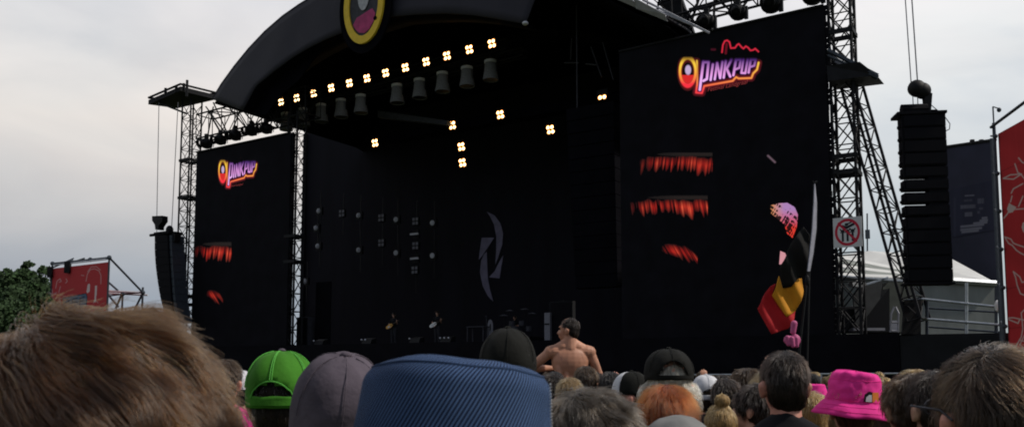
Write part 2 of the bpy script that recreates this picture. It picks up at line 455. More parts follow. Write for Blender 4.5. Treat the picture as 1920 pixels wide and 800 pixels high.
# cantilever platform on the left tower
a = pl(285, 187, -1.2)
m = MB(); lp = [S(-4.1, -.9, 18.05), S(-1.2, -.8, 18.45), S(-.5, 1.3, 18.35), S(-3.3, .6, 18.05)]
m.prism(lp, Vector((0, 0, .28))); m.build('platform', M['steel'], tL)
m = MB()
for a_, b_ in ((0, 1), (1, 2), (2, 3), (3, 0)): m.tube(lp[a_]+Vector((0, 0, .42)), lp[b_]+Vector((0, 0, .42)), .07, 5)
for x in (-2.6, -1.6, -.9): m.tube(S(x, -.8, 18.4), S(x, -.8, 18.85), .09, 5)
m.tube(S(-.6, -.8, 18), S(-.6, -.8, 19.0), .08, 5); m.tube(S(-3.4, -.6, 18.1), S(-1.3, -.2, 17.2), .06, 5)
m.build('outrigger_frame', M['steel'], tL)
# platform and light strut on the right tower
q = lambda px, py, d: (lambda a: S(a[0], d, a[1]))(pl(px, py, d))
m = MB(); m.prism([q(1550, 123, -.6), q(1612, 116, -.2), q(1644, 141, .2), q(1552, 152, -.6)], V*1.6+Vector((0, 0, .1))); m.build('platform', M['steel'], tR)
m = MB(); m.tube(q(1552, 94, -.3), q(1646, 142, .2), .09, 5); m.tube(q(1552, 104, -.3), q(1646, 146, .2), .05, 5)
m.tube(q(1592, 116, 0), q(1646, 146, .3), .10, 5); m.build('outrigger_arm', M['dsteel'], tR)
m = MB(); m.tube(q(1540, 100, .9), q(1612, 140, 1.3), .16, 5); m.build('pale_tarp_roll', M['hem'], tR)

def box_truss(o, a, b, w, h, nb, rc=.05, rb=.02, up=Vector((0, 0, 1)), name='bracing', mt='steel'):
    a = Vector(a); b = Vector(b); d = (b-a); s_ = d.cross(up).normalized()*w/2; uv = s_.cross(d).normalized()*h/2
    co = [s_+uv, s_-uv, -s_-uv, -s_+uv]
    for c in co: MB().tube(a+c, b+c, rc, 6).build('chord', M[mt], o)
    m = MB()
    for k in range(nb+1):
        p = a+d*k/nb
        for i in range(4):
            m.tube(p+co[i], p+co[(i+1) % 4], rb, 4)
            if k < nb:
                p2 = a+d*(k+1)/nb
                if (k+i) % 2: m.tube(p+co[i], p2+co[(i+1) % 4], rb, 4)
                else: m.tube(p+co[(i+1) % 4], p2+co[i], rb, 4)
    m.build('bracing', M[mt], o)
r1 = thing('raking_truss', 'slanting box truss bracing the right tower down towards the white tents', 'truss', S(40, 1, 3), AN)
box_truss(r1, at(1598, 165, 33.2), at(1722, 600, 31.6), .78, .5, 11, .055, .025)
h1 = thing('roof_truss', 'horizontal black box truss under the left foot of the roof above the left screen', 'truss', S(0, .7, 15.5), AN)
box_truss(h1, S(-.8, .7, 16.4), S(8.3, .7, 16.6), 1.2, 1.5, 8, .05, .035)
m = MB()
for a, b in [((386,200),(432,262)),((432,262),(400,192)),((418,188),(470,250)),((455,196),(430,258)),((440,190),(487,243)),((500,214),(455,255)),((388,262),(400,200)),((520,205),(500,250))]:
    m.tube(q(*a, 1.9), q(*b, 1.5), .045, 5)
m.build('roof_braces', M['steel'], h1)
m = MB(); m.box((8.6, 6.5, 15.6), (27.0, 7.3, 16.1)); m.build('main_beam', M['lining'], h1)
h2 = thing('roof_truss', 'horizontal black box truss above the right screen', 'truss', S(32, .8, 16), AN)
box_truss(h2, S(28.6, .8, 17.35), S(36.3, .8, 17.65), 1.2, 1.3, 7, .055, .032)
m = MB()
for a, b in [((1272,0),(1300,40)),((1300,50),(1345,0)),((1310,0),(1290,60)),((1340,0),(1338,40)),((1375,0),(1392,30)),((1402,0),(1385,25)),((1235,0),(1270,60)),((1255,0),(1265,50)),((1290,32),(1436,-8)),((1292,18),(1390,-10))]:
    m.tube(q(*a, 1.7), q(*b, 1.5), .06, 5)
m.prism([q(1235, -10, 1.6), q(1275, -10, 1.6), q(1300, 60, 1.6), q(1260, 60, 1.6)], V*.3)
m.build('roof_braces', M['steel'], h2)
m = MB()
for a, b in [((1205,0),(1330,62)),((1228,18),(1300,48))]: m.tube(q(*a, -1.1), q(*b, -1.1), .05, 5)
m.build('hoist_cable', M['hem'], h2)
# inner lighting trusses, nearly lost in the dark
lt1 = thing('lighting_truss', 'front lighting truss holding the row of lit blinders under the roof', 'truss', S(11, 3.2, 18), AN)
box_truss(lt1, S(3.4, 3.35, 17.75), S(19.5, 3.35, 18.5), .5, .5, 16, .035, .02)
lt2 = thing('lighting_truss', 'second truss from which the grey bell shaped lamps hang', 'truss', S(11, 3.2, 17), AN)
box_truss(lt2, S(3.4, 3.3, 17.75-.35), S(20.5, 3.3, 17.9), .4, .4, 16, .03, .018)
gb = thing('grey_beam', 'dark grey sloping beam under the grey bell lamps', 'beam', S(14, 5, 15), AN)
MB().prism([q(708, 207, 5), q(838, 226, 5), q(838, 234, 5), q(708, 220, 5)], V*.4).build('panel', M['beam'], gb)
sp = thing('lighting_truss', 'dim grey rods hanging inside the roof left of the right screen', 'truss', S(24, 4, 14), AN)
m = MB()
for a, b in [((1072,72),(1070,112)),((1058,118),(1085,118)),((1108,88),(1128,145)),((1130,80),(1150,150)),((1098,120),(1118,122))]: m.tube(q(*a, 3), q(*b, 3), .035, 5)
m.build('rods', M['beam'], sp)
m = MB(); m.ell(q(985, 44, -1.55), (.14, .14, .09)); m.build('corner_shackle', M['rim'], rf)

# ------------------------------------------------------------------ lamps
lampm = emis('blinder_filament', (1, .70, .34), 5.0)
def blinder(label, px, py, d, on=4):
    t, z = pl(px, py, d)
    o = thing('blinder_light', label, 'stage light', S(t, d, z), AN, 'lit four-lamp blinders')
    m = MB(); m.box((t-.29, d+.06, z-.29), (t+.29, d+.22, z+.29)); m.build('housing', M['fixt'], o)
    k = 0
    for sx, sz in ((-1, -1), (1, -1), (-1, 1), (1, 1)):
        if on == 2 and sz > 0: continue
        c = S(t+sx*.115+(.03 if sz < 0 else -.03), d, z+sz*.125); qq = (-V).to_track_quat('Z', 'Y')
        m = MB(); m.lathe([(.0, -.03), (.05, -.035), (.10, .0), (.118, .05), (.122, .05), (.105, -.02), (.05, -.055), (0, -.055)], c-V*-.03, qq, 14)
        rf_ = m.build('reflector', M['gold'], o, True)
        m = MB(); m.ell(c, (.084, .045, .084), 12, 8, Matrix.Rotation(AN, 3, 'Z').to_quaternion()); m.build('lamp', lampm, o, True)
    return o
row = [(527,191),(556,184),(588,175),(621,165),(655,156),(688,147),(723,137),(760,127),(799,116),(838,105),(880,93),(922,82)]
ords = ['first', 'second', 'third', 'fourth', 'fifth', 'sixth', 'seventh', 'eighth', 'ninth', 'tenth', 'eleventh', 'twelfth']
bp = blinder('lit four-lamp blinder, first from the left in the long row under the roof', *row[0], 3)
for i, (x, y) in enumerate(row[1:]):
    t, z = pl(x, y, 3)
    dup(bp, S(t, 3, z), 'lit four-lamp blinder, %s from the left in the long row under the roof' % ords[i+1])
for (x, y), lb in zip([(703,268),(848,235),(865,275),(867,305),(938,215),(1032,243)],
    ['lone lit blinder low down at the left of the stage opening', 'lit blinder at the right end of the sloping grey beam', 'upper one of two lit blinders hanging one above the other',
     'lower one of two lit blinders hanging one above the other', 'lone lit blinder under the last grey bell lamp', 'lone lit blinder high in the right half of the stage']):
    t, z = pl(x, y, 5.5); dup(bp, S(t, 5.5, z), lb)
b2 = blinder('small lit fixture with only two lamps near the right screen', 1128, 178, 4, 2)

def bell(label, px, py, d=3.0):
    t, z = pl(px, py, d); o = thing('hanging_lamp', label, 'stage light', S(t, d, z+.55), AN, 'grey bell shaped lamps under the roof')
    pr = [(.40, -.50), (.41, -.44), (.33, 0), (.30, .42), (.27, .47), (.27, .42), (.30, 0), (.36, -.44)]
    m = MB(); m.lathe(pr, S(t, d, z), None, 20); m.build('shroud', M['bell'], o, True)
    m = MB(); m.lathe([(.31, .40), (.335, .42), (.335, .53), (.29, .56), (.24, .55), (.0, .55)], S(t, d, z), None, 20); m.build('top_rim', M['rim'], o)
    m = MB(); m.lathe([(.0, -.47), (.36, -.47), (.37, -.42)], S(t, d, z), None, 20); m.build('lens', M['fixt'], o)
    m = MB(); m.box((t-.05, d-.05, z+.54), (t+.05, d+.05, z+.85)); m.box((t-.42, d-.04, z-.1), (t-.38, d+.04, z+.6)); m.box((t+.38, d-.04, z-.1), (t+.42, d+.04, z+.6)); m.build('yoke', M['fixt'], o)
    return o
cones = [(537,229),(569,221),(603,213),(640,204),(677,196),(745,177),(787,167),(830,155),(876,145),(920,133)]
c0 = bell('grey bell shaped lamp, first from the left in the row below the blinders', *cones[0])
for i, (x, y) in enumerate(cones[1:]):
    t, z = pl(x, y, 3.0); dup(c0, S(t, 3.0, z+.55), 'grey bell shaped lamp, %s from the left in the row below the blinders' % ords[i+1])

def barrel(label, px, py, r, d=.2, grp='round black spotlights above the screens'):
    t, z = pl(px, py, d); o = thing('spotlight', label, 'stage light', S(t, d, z), AN, grp)
    m = MB(); m.ell(S(t, d, z), (r*1.0, r*1.1, r*.88), 16, 10, Matrix.Rotation(AN, 3, 'Z').to_quaternion()); m.build('housing', M['fixt'], o, True)
    m = MB(); m.lathe([(r*.55, 0), (r*.72, .12), (r*.72, .2), (r*.6, .22)], S(t, d-r*1.0, z-.05), (-V+Vector((0, 0, -.5))).to_track_quat('Z', 'Y'), 14); m.build('snout', M['fixt'], o, True)
    m = MB(); m.box((t-r*.25, d-.1, z+r*.6), (t+r*.25, d+.1, z+r*1.6)); m.box((t+r*.7, d-.08, z-r*.9), (t+r*1.1, d+.08, z+r*.5)); m.build('bracket', M['fixt'], o)
    m = MB()
    for k in range(5): m.tube(S(t-r*.7+k*r*.35, d+r*.9, z+r*.3), S(t-r*.7+k*r*.35, d+r*.9, z-r*.5), .02, 4)
    m.build('cooling_fins', M['fixt'], o)
    return o
for i, (x, y) in enumerate([(387,269),(413,262),(441,254),(471,245),(499,241)]):
    barrel('round black spotlight, %s from the left above the left screen' % ords[i], x, y, .36)
for i, (x, y, r) in enumerate([(1325,42,.38),(1384,24,.36),(1446,8,.42),(1524,-8,.42)]):
    barrel('round black spotlight, %s from the left above the right screen' % ords[i], x, y, r)
# dim fixtures standing on vertical pipes on the dark upstage wall
def pipe_lamp(label, px, py, d, kind):
    t, z = pl(px, py, d); o = thing('backlight', label, 'stage light', S(t, d, z), AN, 'unlit lamps on the upstage pipes')
    m = MB(); m.box((t-.26, d+.05, z-.26), (t+.26, d+.2, z+.26)); m.tube(S(t, d+.22, z-1.4), S(t, d+.22, z+1.4), .03, 5); m.build('housing', M['fixt'], o)
    if kind == 4:
        for sx in (-1, 1):
            for sz in (-1, 1):
                MB().box((t+sx*.13-.09, d+.02, z+sz*.13-.09), (t+sx*.13+.09, d+.045, z+sz*.13+.09)).build('lens', M['bell'], o)
    elif kind == 1:
        MB().ell(S(t, d, z), (.15, .06, .17)).build('lens', M['rim'], o)
    else:
        MB().box((t-.32, d-.1, z-.06), (t+.32, d, z+.06)).build('lens', M['rim'], o)
    return o
gl = [(88,130,1),(188,140,4),(264,150,1),(362,160,4),(429,168,1),(513,175,4),(590,183,1),(513,232,3),(513,283,4),(513,340,3),(510,390,4),(264,302,1),(429,315,1),(590,327,1),(84,285,1),(362,270,4),(76,205,1),(27,440,1)]
for i, (x, y, k) in enumerate(gl):
    px_, py_ = z7(x, y)
    pipe_lamp({1: 'unlit round lens lamp on the dark upstage wall', 4: 'unlit four-window panel lamp on the dark upstage wall', 3: 'short pale batten lamp in the upstage lamp column'}[k], px_, py_, 9.5, k)

# ------------------------------------------------------------------ LED screens
ledm = vcol('led_picture', 1.0)
zz = lambda x, y: (1240+x/5.714, 60+y/5.714)
ZP = lambda L_: [zz(*p) for p in L_]
def logo_col(X, Y):
    col = np.zeros(X.shape+(3,))
    def blend(mask, c):
        c = np.array(c) if not isinstance(c, np.ndarray) else c
        col[:] = col*(1-mask[..., None])+c*mask[..., None]
    zy = (Y-60)*5.714; zx = (X-1240)*5.714
    fade = np.clip((zy-255)/75, 0, 1)
    # red skyline squiggle
    p = ZP([(650,220),(660,140),(680,100),(705,92),(730,110),(745,175),(790,172),(812,140),(830,130),(860,165),(880,180),(905,155),(930,170),(955,200),(985,195),(1005,180),(1040,212)])
    d = dpath(X, Y, p); blend(sm(d, 1.3, 1.6)*.9, [.75, .02, .05]); 
    d = dpath(X, Y, ZP([(700,130),(690,230)])); blend(sm(d, 1.5, 3)*.45, [.35, .0, .02])
    d = dpath(X, Y, ZP([(540,190),(575,190)])); blend(sm(d, 1.6, 3)*.4, [.14, .0, .02])
    # dark red halo under the wordmark
    out = ZP([(380,310),(385,560),(372,650),(435,655),(460,580),(765,525),(800,485),(830,500),(965,495),(985,445),(1025,405),(1042,330)])
    d = dpath(X, Y, out); blend(sm(d, 4.5, 6)*.8*fade, [.20, .005, .015])
    warm = np.stack([np.full(X.shape, .95), np.clip(.62-(zy-330)/520-(.0), .05, .6), np.full(X.shape, .06)], -1)
    blend(sm(d, 1.7, 1.6)*fade, warm)
    # ring
    cx, cy = zz(283, 425); e = np.hypot((X-cx)/14.6, (Y-cy)/26.5); de = np.abs(e-1)*17
    blend(sm(de, 4.4, 5)*.7*np.clip((zy-265)/60, 0, 1), [.25, .01, .01])
    ring = np.stack([np.full(X.shape, .95), np.clip(.60-(zy-370)/330, .03, .6), np.full(X.shape, .05)], -1)
    blend(sm(de, 2.6, 1.6)*np.clip((zy-265)/70, 0, 1), ring)
    blend(((e < .82) & (zy > 462)).astype(float)*.9, [.75, .02, .02])
    cx, cy = zz(287, 408); e2 = np.hypot((X-cx)/5.6, (Y-cy)/9.0); blend(sm(e2*6, 6, 2)*.95, [.56, .42, .66])
    # letters
    lil = np.stack([np.clip(.10+(zy-300)/160*.75, .05, .86), np.clip(.03+(zy-300)/200*.42, .02, .45), np.clip(.22+(zy-300)/160*.6, .1, .90)], -1)
    W_ = 2.0
    strokes = [([(450,322),(412,620)], 2.3), ([(455,325),(505,325),(488,505),(450,525)], 2.2), ([(552,350),(528,515)], 2.1), ([(598,335),(572,508)], 2.0), ([(598,335),(630,495)], 2.0), ([(655,322),(630,495)], 2.0),
     ([(690,315),(668,490)], 2.1), ([(750,300),(700,395)], 2.0), ([(700,395),(738,478)], 2.2), ([(800,300),(772,465)], 2.1), ([(800,300),(850,298),(836,385),(785,405)], 1.9),
     ([(878,298),(858,440),(900,442),(925,298)], 1.9), ([(958,298),(935,435)], 2.1), ([(958,298),(1010,298),(996,362),(945,378)], 1.9)]
    D = np.full(X.shape, 1e9)
    for s_, w_ in strokes: D = np.minimum(D, dpath(X, Y, ZP(s_))-w_)
    blend(sm(D, 1.9, 1.2)*fade*.9, [.03, .0, .06]); blend(sm(D, 0, 1.0)*fade, lil)
    return col
def flames(X, Y, x0, x1, y0, y1, seed, skew=0, ang=.12):
    u_ = (X-x0)/(x1-x0); h = (Y-y0)/(y1-y0)
    xs = X+(Y-y0)*ang
    n1_ = vnoise(xs/3.1+50, seed); n2_ = vnoise(xs/1.1+90, seed+1); n3 = vnoise(xs/8+20, seed+2)
    length = .30+.45*n1_+.30*n3+.22*np.clip(u_, 0, 1)**2
    a = np.clip((length-h)/.45, 0, 1)*np.clip((h-.02-.16*n3)/.34, 0, 1)
    ins = (u_ > -.05) & (u_ < 1) & (h > -.1) & (h < 1.3)
    a = a*ins*np.clip(u_/.3+.12+.25*(n3-.5), 0, 1)*np.clip(.35+1.1*n3+.5*u_, 0, 1)
    streak = np.clip(1.5*(n2_*.6+n1_*.55)-.28, .04, 1.1)
    hot = np.clip(n1_*n2_*1.8-.5+.4*u_, 0, 1)
    c = np.stack([.62*a*streak, (.008+.07*hot)*a*streak, (.006+.03*hot)*a*streak], -1)
    grey = (np.clip(1-np.abs(h+.02)/.16, 0, 1)*np.clip(u_/.6, 0, 1)*((u_ > 0) & (u_ < 1)))[..., None]*np.array([.016, .011, .009])
    return c+grey
def right_col(X, Y, A, B):
    c = logo_col(X, Y)
    c = c+flames(X, Y, 1205, 1336, 290, 330, 3)+flames(X, Y, 1187, 1327, 371, 410, 11, ang=-.15)
    # smaller broken flame
    c += flames(X, Y, 1238, 1308, 453, 500, 23, ang=-.6)*1.1*sm(dpath(X, Y, [(1252, 463), (1280, 472), (1303, 492)]), 9, 8)[..., None]
    # sunset sky patch with dark figures
    e = inpoly(X, Y, [(1444,385),(1460,381),(1476,380),(1490,388),(1496,402),(1494,425),(1486,446),(1476,438),(1470,420),(1456,408),(1446,400)])
    g1 = np.clip((Y-392)/34, 0, 1)[..., None]
    pic = (1-g1)*np.array([.50, .27, .58])+g1*np.array([.85, .05, .03])
    orange = np.clip((1470-X)/22, 0, 1)[..., None]; pic = pic*(1-orange)+orange*np.array([.75, .30, .12])
    nn = vnoise((X+.6*Y)/2.3+7, 5)*vnoise((Y-.7*X)/2.9+900, 6)+.30*(Y > 405)*vnoise((X-.3*Y)/1.7+60, 4)-.10*(Y < 396)*(X > 1466); pic = np.where((nn > .33)[..., None], pic*.04, pic)*.8
    c = np.where(e[..., None], pic, c)
    e = inpoly(X, Y, [(1463,470),(1472,474),(1476,482),(1470,495),(1461,495)])
    c = np.where(e[..., None], np.array([.62, .28, .32]), c)
    d = dpath(X, Y, [(1440,292),(1453,304)]); c += sm(d, 1.3, 3)[..., None]*np.array([.16, .10, .13])
    return c
def left_col(X, Y, A, B):
    # same picture as on the right screen, on the left screen's own area
    fx = 3.06; X2 = 1272+(X-411)*(150/69.5); Y2 = 75+(Y+.175*(X-411)*0-291)*(103/58.)
    X2 = 1240+((X-409)*.985/ (480-409)*(1045-180)+180)/5.714
    Y2 = 60+((Y-297)/(352-297)*(665-250)+250)/5.714
    Y2 = Y2-0
    lg = logo_col(X2, Y2); lg[(Y < 296) | (Y > 355) | (X > 490)] *= .0
    c = lg+flames(X, Y, 366, 434, 458, 494, 3)+flames(X, Y, 386, 418, 541, 576, 23, ang=-.6)*1.1*sm(dpath(X, Y, [(393, 548), (406, 556), (414, 570)]), 6, 6)[..., None]
    return c
def screen(label, t0, t1, ztl, ztr, colf, us):
    o = thing('video_screen', label, 'screen', S((t0+t1)/2, 0, DZ), AN, 'video screens either side of the stage')
    pts = [S(t0, .05, DZ+.06), S(t1, .05, DZ+.06), S(t1, .05, ztr), S(t0, .05, ztl)]
    MB().prism(pts, V*.35).build('panel', M['mesh'], o)
    m = MB()
    k = 0; z = DZ
    rnd = random.Random(3)
    for z in np.arange(DZ, ztr, .22):
        m.box((t1, .1, z), (t1+.04+.10*rnd.random(), .14, z+.19))
    m.build('edge_lacing', M['mesh'], o)
    m = MB(); m.tube(S(t0, .02, ztl), S(t1, .02, ztr), .05, 6); m.build('top_rail', M['steel'], o)
    for nm, lab, (x0, y0, x1, y1), nn in us:
        A0 = [pl(x, y, .036) for x in (x0, x1) for y in (y0, y1)]
        ta = min(a_[0] for a_ in A0); tb = max(a_[0] for a_ in A0); za = min(a_[1] for a_ in A0); zb = max(a_[1] for a_ in A0)
        pic = panel(nm, o, ledm, S(ta, .036, za), U*(tb-ta), Vector((0, 0, zb-za)), nn, int(nn*(zb-za)/(tb-ta)), lambda X, Y, A, B, bx=(x0, y0, x1, y1): colf(X, Y, A, B)*((X > bx[0]) & (X < bx[2]) & (Y > bx[1]) & (Y < bx[3]))[..., None], True)
        if lab: pic['label'] = lab
    return o
sL = screen('large black video screen left of the stage showing a logo and flames', -.6, 7.33, 14.78, 14.86, left_col,
    [('logo_picture', 'small festival wordmark with ring', (402, 292, 490, 362), 260), ('flame_picture', 'upper red flame strip', (364, 452, 440, 502), 200), ('flame_picture', 'small lower red flame', (380, 536, 424, 580), 120)])
sR = screen('large black video screen right of the stage showing a bigger logo, flames and sunset picture', 27.3, 35.95, 15.6, 15.76, right_col,
    [('logo_picture', 'large festival wordmark with ring', (1262, 66, 1432, 186), 420), ('flame_picture', 'topmost red flame strip', (1200, 286, 1342, 345), 300), ('flame_picture', 'middle red flame strip', (1182, 366, 1334, 425), 300),
     ('flame_picture', 'small lowest red flame', (1232, 450, 1312, 512), 160), ('sunset_picture', 'sunset sky with dark figures', (1440, 376, 1500, 450), 150), ('sunset_picture', 'small pale pink fragment', (1456, 464, 1482, 500), 60), ('sunset_picture', 'faint grey streak', (1434, 286, 1460, 312), 50)])
MB().box((25.6, 4, DZ), (27.28, 4.3, 16.2)).build('side_drape', M['lining'], sR)
def text_mesh(txt, name, m, parent, org, ex, ey, size, depth=.0, shear=0):
    cu = bpy.data.curves.new(name, 'FONT'); cu.body = txt; cu.size = 1; cu.shear = shear
    to = bpy.data.objects.new('tmp', cu); C.objects.link(to)
    dg = bpy.context.evaluated_depsgraph_get(); me = bpy.data.meshes.new_from_object(to.evaluated_get(dg))
    bpy.data.objects.remove(to)
    vs = [Vector(org)+Vector(ex)*(v.co.x*size)+Vector(ey)*(v.co.y*size) for v in me.vertices]
    fs = [tuple(p.vertices) for p in me.polygons]; bpy.data.meshes.remove(me)
    mb = MB(); mb.v = vs; mb.f = fs
    return mb.build(name, m, parent)
dred = emis('dim_red_led', (.30, .03, .03), .55)
k0 = pl(1326, 172, .03); k1 = pl(1410, 155, .03)
text_mesh('Festival Landgraaf', 'lettering', dred, sR, S(k0[0], .03, k0[1]), (S(k1[0], 0, k1[1])-S(k0[0], 0, k0[1])).normalized(), Vector((0, 0, 1)), (k1[0]-k0[0])/7.9, shear=.3)
k0 = pl(432, 350, .03); k1 = pl(458, 346, .03)
text_mesh('Festival Landgraaf', 'lettering', dred, sL, S(k0[0], .03, k0[1]), (S(k1[0], 0, k1[1])-S(k0[0], 0, k0[1])).normalized(), Vector((0, 0, 1)), (k1[0]-k0[0])/7.9, shear=.3)

# ------------------------------------------------------------------ no-crowdsurfing signs
signm = vcol('printed_sign')
def sign(label, c, h, parent_rz, eu):
    o = thing('warning_sign', label, 'sign', c-Vector((0, 0, h/2)), parent_rz, 'round red no crowd surfing signs')
    eu = Vector(eu); w_ = eu.length; ev = Vector((0, 0, h)); nrm = eu.cross(ev).normalized()
    def colf(X, Y, A, B):
        x = (A-.5)*2; y = (B-.5)*2*1.0
        col = np.full(X.shape+(3,), .62); r = np.hypot(x/.9, y/.93)
        def bl(mk, c): col[mk] = c
        k = (.015, .015, .02)
        bl((np.hypot((x+.05)/.13, (y-.52)/.10) < 1), k)
        bl(dpath(x, y, [(-.35, .42), (-.05, .30), (.45, .52)]) < .09, k)
        bl(dpath(x, y, [(-.05, .52), (.30, .66)]) < .05, k)
        for cx in (-.33, .0, .36):
            bl(np.hypot((x-cx)/.10, (y-.10)/.10) < 1, k); bl((abs(x-cx) < .075) & (y < .0) & (y > -.62), k)
            bl(dpath(x, y, [(cx-.17, .22), (cx, -.05), (cx+.17, .22)]) < .045, k)
        bl((abs(x) < .5) & (abs(y-.0) < .035), k)
        red = (.52, .02, .05)
        bl(dpath(x, y, [(-.6, .62), (.6, -.62)]) < .075, red)
        bl((r > .78) & (r < .98), red)
        return col
    MB().prism([c-eu/2-ev/2, c+eu/2-ev/2, c+eu/2+ev/2, c-eu/2+ev/2], -nrm*.03 if nrm.y < 0 else nrm*.03).build('board', M['white'], o)
    n_ = nrm if nrm.y < 0 else -nrm
    panel('print', o, signm, c-eu/2-ev/2+n_*.006, eu, ev, 90, 90, colf)
    return o
t, z = pl(1589, 435, .05)
sign('square white sign with red no crowd surfing ring on the right tower', S(t, .05, z), 1.12, AN, U*1.02)
t, z = pl(329, 555, -.2)
sign('small white sign with red no crowd surfing ring beside the left tower', S(t, -.2, z), 1.0, AN, U*.62)

# ------------------------------------------------------------------ line arrays
def line_array_right():
    Y0 = 26.5
    o = thing('line_array', 'hanging black loudspeaker array in front of the right tower and white tents', 'loudspeaker', at(1731, 528, Y0), R(-8), 'hanging loudspeaker arrays')
    ex = Vector((cos(R(-8)), sin(R(-8)), 0)); ey = Vector((-sin(R(-8)), cos(R(-8)), 0))
    def F(x, y, z): return c0_+ex*x+ey*y+Vector((0, 0, z))
    c0_ = at(1731, 214, Y0); wd = 1.28/2; ztot = at(1731, 214, Y0).z-at(1731, 528, Y0).z
    n = 13; h = ztot/n
    for k in range(n):
        x_off = .02*k/n
        gap = .088 if k in (4, 5, 6, 7) else .02
        m = MB(); zt = -k*h-gap/2; zb = -(k+1)*h+gap/2
        m.box((-wd+x_off*1.5, 0, zb), (wd+x_off, .42, zt), F)
        m.box((-wd+.06, -.03, zb+.03), (wd-.05, -.002, zt-.03), F)
        m.build('cabinet', M['pa'], o)
        MB().box((wd*.12, .03, zb-gap), (wd-.01, .40, zb), F).build('rigging_link', M['pa'], o)
        MB().box((-wd-.03, .1, zb+.04), (-wd-.002, .4, zb+.12), F).build('side_bracket', M['pa'], o)
    m = MB(); m.box((-wd-.12, -.05, .01), (wd+.04, .7, .09), F); m.box((-wd-.16, 0, -.08), (-wd-.03, .12, .0), F)
    m.tube(F(-.55, .3, .22), F(.2, .3, .22), .19, 12); m.box((-.55, .1, .09), (.45, .5, .16), F)
    m.build('flying_frame', M['pa'], o)
    m = MB(); m.ell(F(-.06, .3, .90), (.28, .24, .27)); m.ell(F(.10, .3, .82), (.26, .22, .26)); m.build('hoist_motor', M['fixt'], o, True)
    m = MB(); m.prism([F(.10, .2, .80), F(.36, .2, .70), F(.30, .2, .15), F(.42, .2, .09), F(.08, .2, .09), F(.14, .2, .3)], ey*.22); m.build('chain_bag', M['fixt'], o)
    m = MB(); m.tube(F(-.22, .3, 1.0), F(-.36, .35, 7), .017, 5); m.tube(F(-.03, .3, 1.0), F(-.16, .35, 7), .02, 5)
    m.tube(F(-.19, .3, .2), F(-.19, .3, .7), .014, 5); m.tube(F(-.05, .3, .2), F(-.05, .3, .7), .014, 5); m.build('hoist_chain', M['chain'], o)
    m = MB(); m.path([F(.28, .3, .42), F(.52, .3, .18), F(.74, .3, -.05), F(.86, .3, -.25), F(.84, .3, -.42), F(.74, .3, -.47), F(.66, .3, -.42)], .014, 5); m.build('signal_cable', M['chain'], o)
    m = MB(); m.box((-wd-.05, -.02, -ztot-.07), (wd+.07, .6, -ztot-.01), F); m.build('bottom_bar', M['pa'], o)
line_array_right()
def line_array_left():
    o = thing('line_array', 'curved black loudspeaker array hanging from the far left platform', 'loudspeaker', S(-3.5, -1.5, 4.5), AN, 'hanging loudspeaker arrays')
    d = -1.3
    lp_ = [(290,440),(290,470),(292,500),(296,530),(301,560),(309,588),(316,602)]
    rp_ = [(314,440),(315,470),(317,500),(319,530),(321,560),(325,588),(329,604)]
    L_ = resample([pl(*p, d) for p in lp_], 13); R_ = resample([pl(*p, d) for p in rp_], 13)
    for k in range(12):
        a, b = L_[k], R_[k]; c_, e = L_[k+1], R_[k+1]
        gz = .008
        pts = [S(a[0], d, a[1]-gz), S(b[0], d, b[1]-gz), S(e[0], d, e[1]+gz), S(c_[0], d, c_[1]+gz)]
        m = MB(); m.prism(pts, V*1.1); m.build('cabinet', M['pa'], o)
        m = MB(); b2_ = pl(proj(S(b[0], d, b[1]))[0]+7, proj(S(b[0], d, b[1]))[1], d)[0]-b[0]; b2_ *= .6
        m.prism([S(b[0]+.02, d+.1, b[1]-gz*3), S(b[0]+.02+b2_, d+.1, b[1]-gz), S(e[0]+.02+b2_, d+.1, e[1]+gz), S(e[0]+.02, d+.1, e[1]+gz*3)], V*.9); m.build('rear_grille', M['dsteel'], o)
    m = MB(); f = lambda px, py, dd=d+.4: (lambda a: S(a[0], dd, a[1]))(pl(px, py, dd))
    m.tube(f(282, 441), f(322, 436), .09, 6); m.box((L_[0][0]-.1, d, L_[0][1]), (R_[0][0]+.1, d+1, L_[0][1]+.15)); m.build('flying_frame', M['pa'], o)
    m = MB(); m.prism([f(285, 405), f(304, 404), f(304, 414), f(297, 424), f(297, 430), f(291, 430), f(290, 421), f(285, 413)], V*.4); m.ell(f(318, 431), (.22, .22, .28)); m.box((R_[0][0]+.12, d+.2, L_[0][1]-.5), (R_[0][0]+.42, d+.6, L_[0][1]+.1)); m.build('hoist_motor', M['fixt'], o)
    m = MB(); m.tube(f(294, 405), f(298, 192), .022, 5); m.tube(f(294, 430), f(294, 441), .02, 5); m.tube(f(322, 425), f(334, 192), .022, 5); m.build('hoist_chain', M['chain'], o)
    # rear rods that curve down behind the array
    m = MB(); m.path([f(326, 445), f(329, 480), f(330, 520), f(333, 560), f(340, 598)], .03, 5); m.build('pull_back_cable', M['fixt'], o)
line_array_left()

o = thing('line_array', 'dim black loudspeaker column hanging inside the stage beside the right screen', 'loudspeaker', S(24.5, 1.5, 6), AN, 'hanging loudspeaker arrays')
for k in range(14):
    a = pl(1062+k*1.3, 205+k*24, 1.5); b = pl(1150+k*.6, 200+k*25, 1.5); h_ = (pl(1100, 205, 1.5)[1]-pl(1100, 229, 1.5)[1])
    MB().box((a[0], 1.5, a[1]-h_+.03), (b[0], 2.1, a[1])).build('cabinet', M['lining'], o)
MB().tube(S(24.3, 1.8, 13), S(24.3, 1.8, 19), .03, 5).build('hoist_chain', M['beam'], o)
